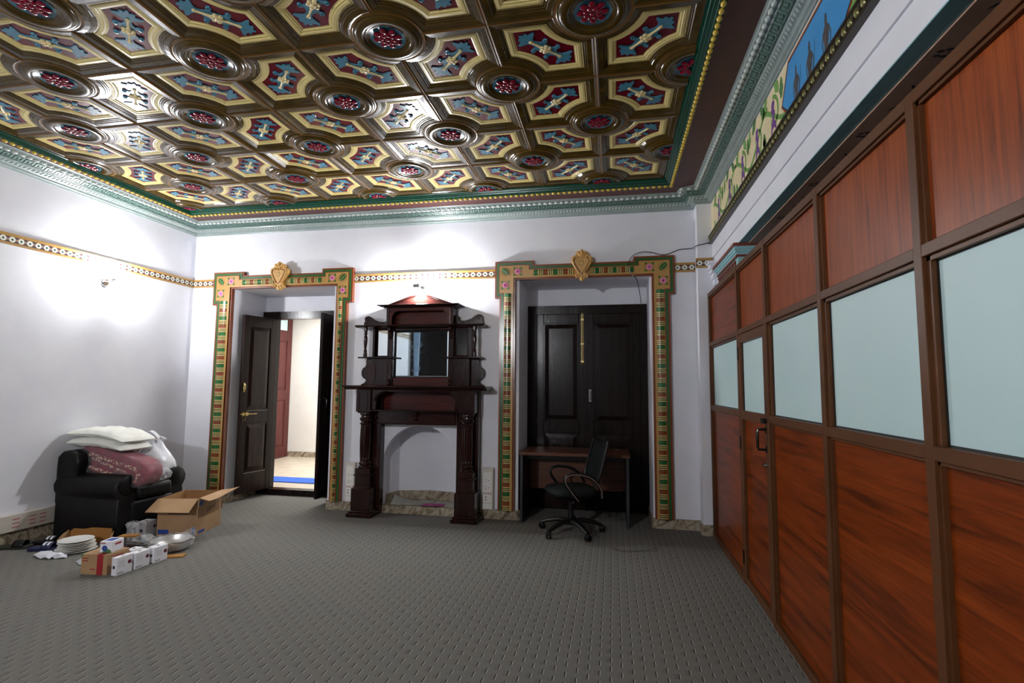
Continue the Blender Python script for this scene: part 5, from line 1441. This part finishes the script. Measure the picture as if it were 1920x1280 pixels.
# small carton with red tape and the little carton on it
b1 = oriented('carton', (-4.083, 3.466), math.radians(5), 'small brown carton with a red tape stripe on the carpet', 'box')
w_, d_, h_ = 0.225, 0.20, 0.152
b = MB(); b.box(0, w_, 0, d_, 0, h_); bevel(b.build('carton_body', 'card', b1), 0.002, 1)
b = MB(); b.box(0.138, 0.188, -0.0014, 0, 0, h_); b.box(0.138, 0.188, -0.0014, d_, h_, h_ + 0.0012); b.build('red_tape', 'print_red', b1)
for z0, x0, x1 in ((0.118, 0.015, 0.062), (0.098, 0.015, 0.06), (0.038, 0.08, 0.125)):
    b = MB(); b.box(x0, x1, -0.001, 0, z0, z0 + 0.007); b.build('printed_mark', 'print_red', b1)
b = MB(); b.box(w_, w_ + 0.001, 0.05, 0.15, 0.118, 0.128); b.build('printed_mark', 'print_red', b1)
b = MB(); b.box(-0.0012, 0.012, -0.0012, 0.03, h_ - 0.02, h_ + 0.001); b.build('green_tape', 'print_green', b1)
b2 = tag(empty('carton', (-3.972, 3.515, 0.154), math.radians(9)), 'little white carton with a blue flower print, on the brown carton', 'box')
w2, d2_, h2 = 0.098, 0.12, 0.086
b = MB(); b.box(0, w2, 0, d2_, 0, h2); bevel(b.build('carton_body', 'boxwhite', b2), 0.002, 1)
b = MB()
for k in range(6): b.lathe([(0.0, -0.0016), (0.010, -0.0016), (0.010, 0.0)], 10, (0.04 + 0.0125 * cos(k * pi / 3), 0, 0.034 + 0.0125 * sin(k * pi / 3)), 'y')
b.build('flower_print', 'print_blue', b2)
b = MB(); b.prism([(0.02, 0.001), (0.096, 0.001), (0.09, 0.02), (0.065, 0.03), (0.05, 0.016), (0.03, 0.012)], -0.0012, 0, 'y'); b.build('green_print', 'print_green', b2)
b = MB(); b.box(0.008, 0.045, -0.001, 0, 0.068, 0.075); b.build('printed_mark', 'print_red', b2)
b = MB(); b.box(w2, w2 + 0.001, 0.03, 0.095, 0.052, 0.066); b.build('printed_mark', 'print_red', b2)
b = MB(); b.box(0.02, 0.08, 0.02, 0.1, h2, h2 + 0.0008); b.build('printed_mark', 'print_blue', b2)

# white cartons: thin, printed side facing right
def wbox(c, rz, w, d, h, lab):
    r_ = oriented('white_carton', c, rz, lab, 'box', 'white cartons on the carpet')
    b = MB(); b.box(0, w, 0, d, 0, h); bevel(b.build('carton_body', 'boxwhite', r_), 0.002, 1)
    b = MB(); b.box(w * 0.35, w * 0.65, d * 0.42, d * 0.58, h, h + 0.0008); b.build('printed_mark', 'print_brown', r_)
    b = MB()
    b.lathe([(0.0, w + 0.0016), (0.015, w + 0.0016), (0.015, w)], 16, (0, d * 0.82, h * 0.60), 'x', 0, 2 * pi, 0, None); b.build('round_emblem', 'print_maroon', r_)
    b = MB()
    for k in range(5):
        for q in range(7): b.box(w, w + 0.0008, d * (0.14 + 0.085 * k), d * (0.17 + 0.085 * k), h * (0.42 + 0.055 * q), h * (0.44 + 0.055 * q))
    b.build('printed_text', 'print_grey', r_)['kind'] = 'stuff'
    for k in range(4):
        b = MB(); b.box(w, w + 0.0008, d * (0.08 + 0.1 * k), d * (0.13 + 0.1 * k), 0.012, 0.02); b.build('printed_mark', 'print_dark', r_)
    b = MB(); b.box(w * 0.3, w * 0.7, -0.0008, 0, h * 0.38, h * 0.55); b.build('printed_mark', 'print_dark', r_)
wbox((-3.822, 3.488), math.radians(-4), 0.05, 0.128, 0.135, 'frontmost white carton, touching the brown carton with red tape')
wbox((-3.825, 3.635), math.radians(-1), 0.066, 0.132, 0.126, 'middle white carton of the row of three')
wbox((-3.815, 3.80), math.radians(-6), 0.075, 0.12, 0.125, 'white carton of the row nearest the steel basket')
wbox((-3.935, 3.70), math.radians(-2), 0.075, 0.10, 0.124, 'white carton behind the others, next to the brown carton')
wbox((-4.53, 4.36), math.radians(8), 0.10, 0.14, 0.145, 'white carton standing against the large cardboard box')

# steel basket
bk = tag(empty('steel_basket', (-3.91, 4.14, 0)), 'round shiny steel basket wrapped in clear film beside the white cartons', 'basket')
b = MB(); b.lathe([(0.0, 0.006), (0.13, 0.006), (0.15, 0.02), (0.165, 0.06), (0.172, 0.085), (0.168, 0.086), (0.158, 0.06), (0.143, 0.022), (0.125, 0.012), (0.0, 0.012)], 40); b.build('bowl', 'basket', bk, 50)
b = MB()
for k in range(40):
    a = 2 * pi * k / 40
    for r_, z in ((0.158, 0.03), (0.166, 0.055), (0.172, 0.075)): b.ball((r_ * cos(a + z * 3), r_ * sin(a + z * 3), z), 0.006, 6, 4)
for r_ in (0.03, 0.06, 0.09, 0.12):
    for k in range(int(r_ * 200)):
        a = 2 * pi * k / int(r_ * 200); b.ball((r_ * cos(a), r_ * sin(a), 0.013), (0.006, 0.006, 0.003), 6, 4)
o = b.build('hammered_studs', 'basket', bk, True); o['kind'] = 'stuff'
b = MB(); b.tube([(0.174 * cos(2 * pi * i / 40), 0.174 * sin(2 * pi * i / 40), 0.09 + 0.004 * sin(i * 1.3)) for i in range(40)], 0.006, 6, 0, True); b.build('rim', 'steel', bk, True)
rnd = random.Random(21); b = MB(); n_ = 36
for r_, z in ((0.165, 0.004), (0.182, 0.05), (0.186, 0.098), (0.15, 0.106), (0.10, 0.098)):
    for i in range(n_):
        a = 2 * pi * i / n_; k = 1 + rnd.uniform(-0.04, 0.04); zz = z + rnd.uniform(-0.008, 0.008) + (0.045 if (z > 0.09 and i in (5, 6)) else 0)
        b.v.append((r_ * k * cos(a), r_ * k * sin(a), max(0.001, zz)))
for j in range(4):
    for i in range(n_): b.f.append((j * n_ + i, j * n_ + (i + 1) % n_, (j + 1) * n_ + (i + 1) % n_, (j + 1) * n_ + i)); b.m.append(0)
b.build('plastic_film', 'film', bk, 60)
b = MB(); b.box(-0.03, 0.03, -0.003, 0, 0, 0.026, 0); b.box(-0.02, 0.02, -0.004, -0.003, 0.008, 0.02, 1)
o = b.build('paper_label', ['boxwhite', 'print_grey'], bk); o.location = (-0.03, -0.186, 0.035)

# stack of plates
pm = MB(); pm.lathe([(0.0, 0.0), (0.07, 0.0), (0.125, 0.0115), (0.13, 0.0135), (0.129, 0.0148), (0.124, 0.0145), (0.07, 0.003), (0.0, 0.003)], 36); pm = pm.mesh('plate', ['ceramic'], 40)
rnd = random.Random(2)
for k in range(7):
    tag(link_mesh('plate', pm, None, (-4.68 + rnd.uniform(-0.016, 0.016), 3.92 + rnd.uniform(-0.016, 0.016), 0.002 + k * 0.0145)),
        'white plate in the stack between the slippers and the brown carton' if k < 6 else 'topmost white plate of the stack beside the slippers', 'plate', 'stack of white plates')
crumple('plastic_wrapping', (-4.72, 3.73, 0.0), [(0.06, 0.002), (0.10, 0.012), (0.075, 0.035), (0.02, 0.045)], 'bagwhite', 'crumpled white plastic wrapping in front of the plates', 'wrapping', 31, 0.22, 24, False, (1.25, 0.6))
def corner_bag():
    b = MB(); b.add([(-4.40, 3.69, 0.004), (-4.28, 3.62, 0.006), (-4.12, 3.70, 0.03), (-4.16, 3.80, 0.085), (-4.30, 3.80, 0.07), (-4.26, 3.71, 0.05)], [(0, 1, 5), (1, 2, 5), (2, 3, 5), (3, 4, 5), (4, 0, 5)])
    o = b.build('plastic_sheet', 'bagwhite', None, 60); s_ = o.modifiers.new('thickness', 'SOLIDIFY'); s_.thickness = 0.002
    tag(o, 'pointed scrap of white plastic leaning behind the brown carton', 'wrapping')
corner_bag()

# slippers
def slide(nm, c, rz, sole, strap, stripes, lab, tilt=0.0):
    r_ = tag(empty(nm, (c[0], c[1], c[2] if len(c) > 2 else 0.0), rz), lab, 'slipper')
    out_ = [(-0.135, 0.0), (-0.128, 0.03), (-0.09, 0.042), (-0.03, 0.036), (0.03, 0.042), (0.09, 0.05), (0.125, 0.036), (0.138, 0.0), (0.125, -0.034), (0.09, -0.046), (0.03, -0.04), (-0.03, -0.034), (-0.09, -0.04), (-0.128, -0.03)]
    b = MB(); b.prism(out_, 0.0, 0.028, 'z'); o = b.build('sole', sole, r_, 40); bevel(o, 0.006, 2)
    b = MB()
    def fn(u, v):
        a = pi * u; x = 0.0 + 0.085 * v; rr = 0.05
        return (x, rr * cos(a) * 1.02, 0.022 + 0.05 * sin(a))
    b.grid(fn, 14, 4); o = b.build('strap', strap, r_, 'all'); s_ = o.modifiers.new('thickness', 'SOLIDIFY'); s_.thickness = 0.006
    if stripes:
        for k in range(2):
            b = MB()
            def fs(u, v, k=k):
                a = pi * (0.22 + 0.56 * u); x = 0.008 + 0.036 * k + 0.02 * v + 0.012 * abs(u - 0.5)
                return (x, 0.0525 * cos(a) * 1.02, 0.0235 + 0.0515 * sin(a))
            b.grid(fs, 10, 2); b.build('stripe', 'white_rubber', r_, 'all')
slide('slipper', (-4.96, 3.87), math.radians(12), 'navy', 'navy', True, 'navy slide slipper with white stripes, in front of the black one')
slide('slipper', (-5.12, 4.02), math.radians(10), 'black', 'black', True, 'black slide slipper with white stripes beside the armchair')
slide('slipper', (-5.27, 3.86, 0.0), math.radians(22), 'olive_rubber', 'black', False, 'dark olive slipper without stripes next to the skirting')

# torn carton, tray, utensils
tc = oriented('torn_carton', (-4.98, 4.10), math.radians(8), 'torn tan cardboard tray lying open before the armchair', 'box')
def tpanel(pts, mat='cardorange'):
    b = MB(); b.add(pts, [tuple(range(len(pts)))]); o = b.build('panel', mat, tc); s_ = o.modifiers.new('thickness', 'SOLIDIFY'); s_.thickness = 0.005
tpanel([(0.02, 0.0, 0.002), (0.27, 0.0, 0.002), (0.26, -0.08, 0.002), (0.0, -0.10, 0.002)])
tpanel([(0.0, 0.0, 0.004), (0.40, 0.0, 0.004), (0.395, 0.012, 0.135), (0.21, 0.012, 0.14), (0.12, 0.012, 0.125), (0.03, 0.012, 0.13), (-0.01, 0.01, 0.10)])
tpanel([(0.0, 0.0, 0.004), (0.0, -0.10, 0.004), (-0.03, -0.10, 0.05), (-0.025, -0.05, 0.09), (-0.01, 0.0, 0.12)], 'card')
tpanel([(0.40, 0.0, 0.004), (0.40, -0.05, 0.004), (0.43, -0.05, 0.07), (0.43, -0.01, 0.12)], 'card')
M['brown_enamel'] = new_mat('brown_enamel_tray', S(58, 34, 28), 0.15, 0, 0.4)
ty = tag(empty('oval_tray', (-4.30, 3.98, 0.0), math.radians(16)), 'dark brown oval tray with a silver rim among the cartons', 'tray')
b = MB(); b.lathe([(0.0, 0.012), (0.15, 0.012), (0.175, 0.03), (0.172, 0.034), (0.14, 0.02), (0.0, 0.02)], 36, (0, 0, 0), 'z', 0, 2 * pi, 0, None, 0.55); b.build('tray_dish', 'brown_enamel', ty, 50)
b = MB(); b.tube([(0.176 * cos(2 * pi * i / 36), 0.176 * 0.55 * sin(2 * pi * i / 36), 0.034) for i in range(36)], 0.006, 6, 0, True); b.build('rim', 'steel', ty, True)
def utensil(c, rz, L, lab, z=0.045):
    r_ = tag(empty('kitchen_knife', (c[0], c[1], z), rz), lab, 'knife')
    b = MB(); b.prism([(0.0, -0.012), (L * 0.55, -0.016), (L * 0.62, 0.0), (L * 0.55, 0.012), (0.0, 0.012)], 0.0, 0.003, 'z'); b.build('blade', 'steel', r_)
    b = MB(); b.tube([(-L * 0.38, 0, 0.003), (-L * 0.2, 0, 0.005), (0.01, 0, 0.003)], [0.011, 0.013, 0.01], 8, 0, False, 0.7); b.build('handle', 'black', r_, 40)
utensil((-4.38, 4.09), math.radians(-6), 0.3, 'long knife with a black handle lying on the torn cardboard', 0.058)
utensil((-4.33, 4.04), math.radians(14), 0.32, 'slim steel knife lying across the oval tray', 0.052)
crumple('foil_packet', (-4.28, 4.22, 0.0), [(0.05, 0.002), (0.085, 0.03), (0.08, 0.06), (0.04, 0.085)], 'film2', 'shiny clear-wrapped packet between the tray and the white carton', 'packet', 41, 0.14, 24, False, (1.3, 0.7))
crumple('plastic_bag', (-4.47, 4.28, 0.0), [(0.05, 0.0), (0.06, 0.06), (0.05, 0.11), (0.065, 0.15), (0.05, 0.17)], 'film2', 'upright crumpled clear bag behind the torn cardboard', 'bag', 43, 0.2, 24, False, (1, 0.7))
b = MB(); b.prism([(-0.07, -0.03), (0.08, -0.05), (0.09, 0.03), (-0.05, 0.05)], 0.0, 0.012, 'z')
for c, lab in (((-3.72, 3.97, 0.0), 'flat tan cardboard scrap between the steel basket and the white cartons'), ((-4.36, 4.12, 0.09), 'flat tan cardboard scrap lying on the knives')):
    o = link_mesh('cardboard_scrap', b.mesh('cardboard_scrap', ['cardorange']), None, c, 0.5); tag(o, lab, 'cardboard')

# ================================================================== REAR OF THE ROOM (seen in the mirror)
rd = struct(empty('door_4', (-4.15, YREAR, 0)), 'dark panelled double door in the wall behind the viewer', 'door')
b = MB(); b.box(-1.25, 1.25, 0.0, 0.05, 0, 3.3); b.build('door_board', 'doorblack', rd)
for x in (-1.05, 0.15):
    b = MB(); b.box(x, x + 0.9, 0.05, 0.07, 0.3, 3.0); b.build('panel', 'doorblack', rd)
cu = tag(empty('curtain', (-5.2, YREAR + 0.12, 0)), 'pale blue gathered curtain in the corner behind the viewer', 'curtain')
def cf_(u, v):
    wd = 0.10 * (0.25 + 0.75 * min(1, max(0.0, (v - 0.12) * 1.1)))
    return ((u - 0.5) * 2 * wd, 0.03 * sin(u * 40), 0.3 + 2.9 * v)
b = MB(); b.grid(cf_, 60, 10); o = b.build('curtain_cloth', 'curtain', cu, 'all'); s_ = o.modifiers.new('thickness', 'SOLIDIFY'); s_.thickness = 0.004
b = MB(); b.tube([(-0.3, 0, 3.22), (1.3, 0, 3.22)], 0.012, 8); b.build('curtain_rod', 'steel_d', cu, 40)
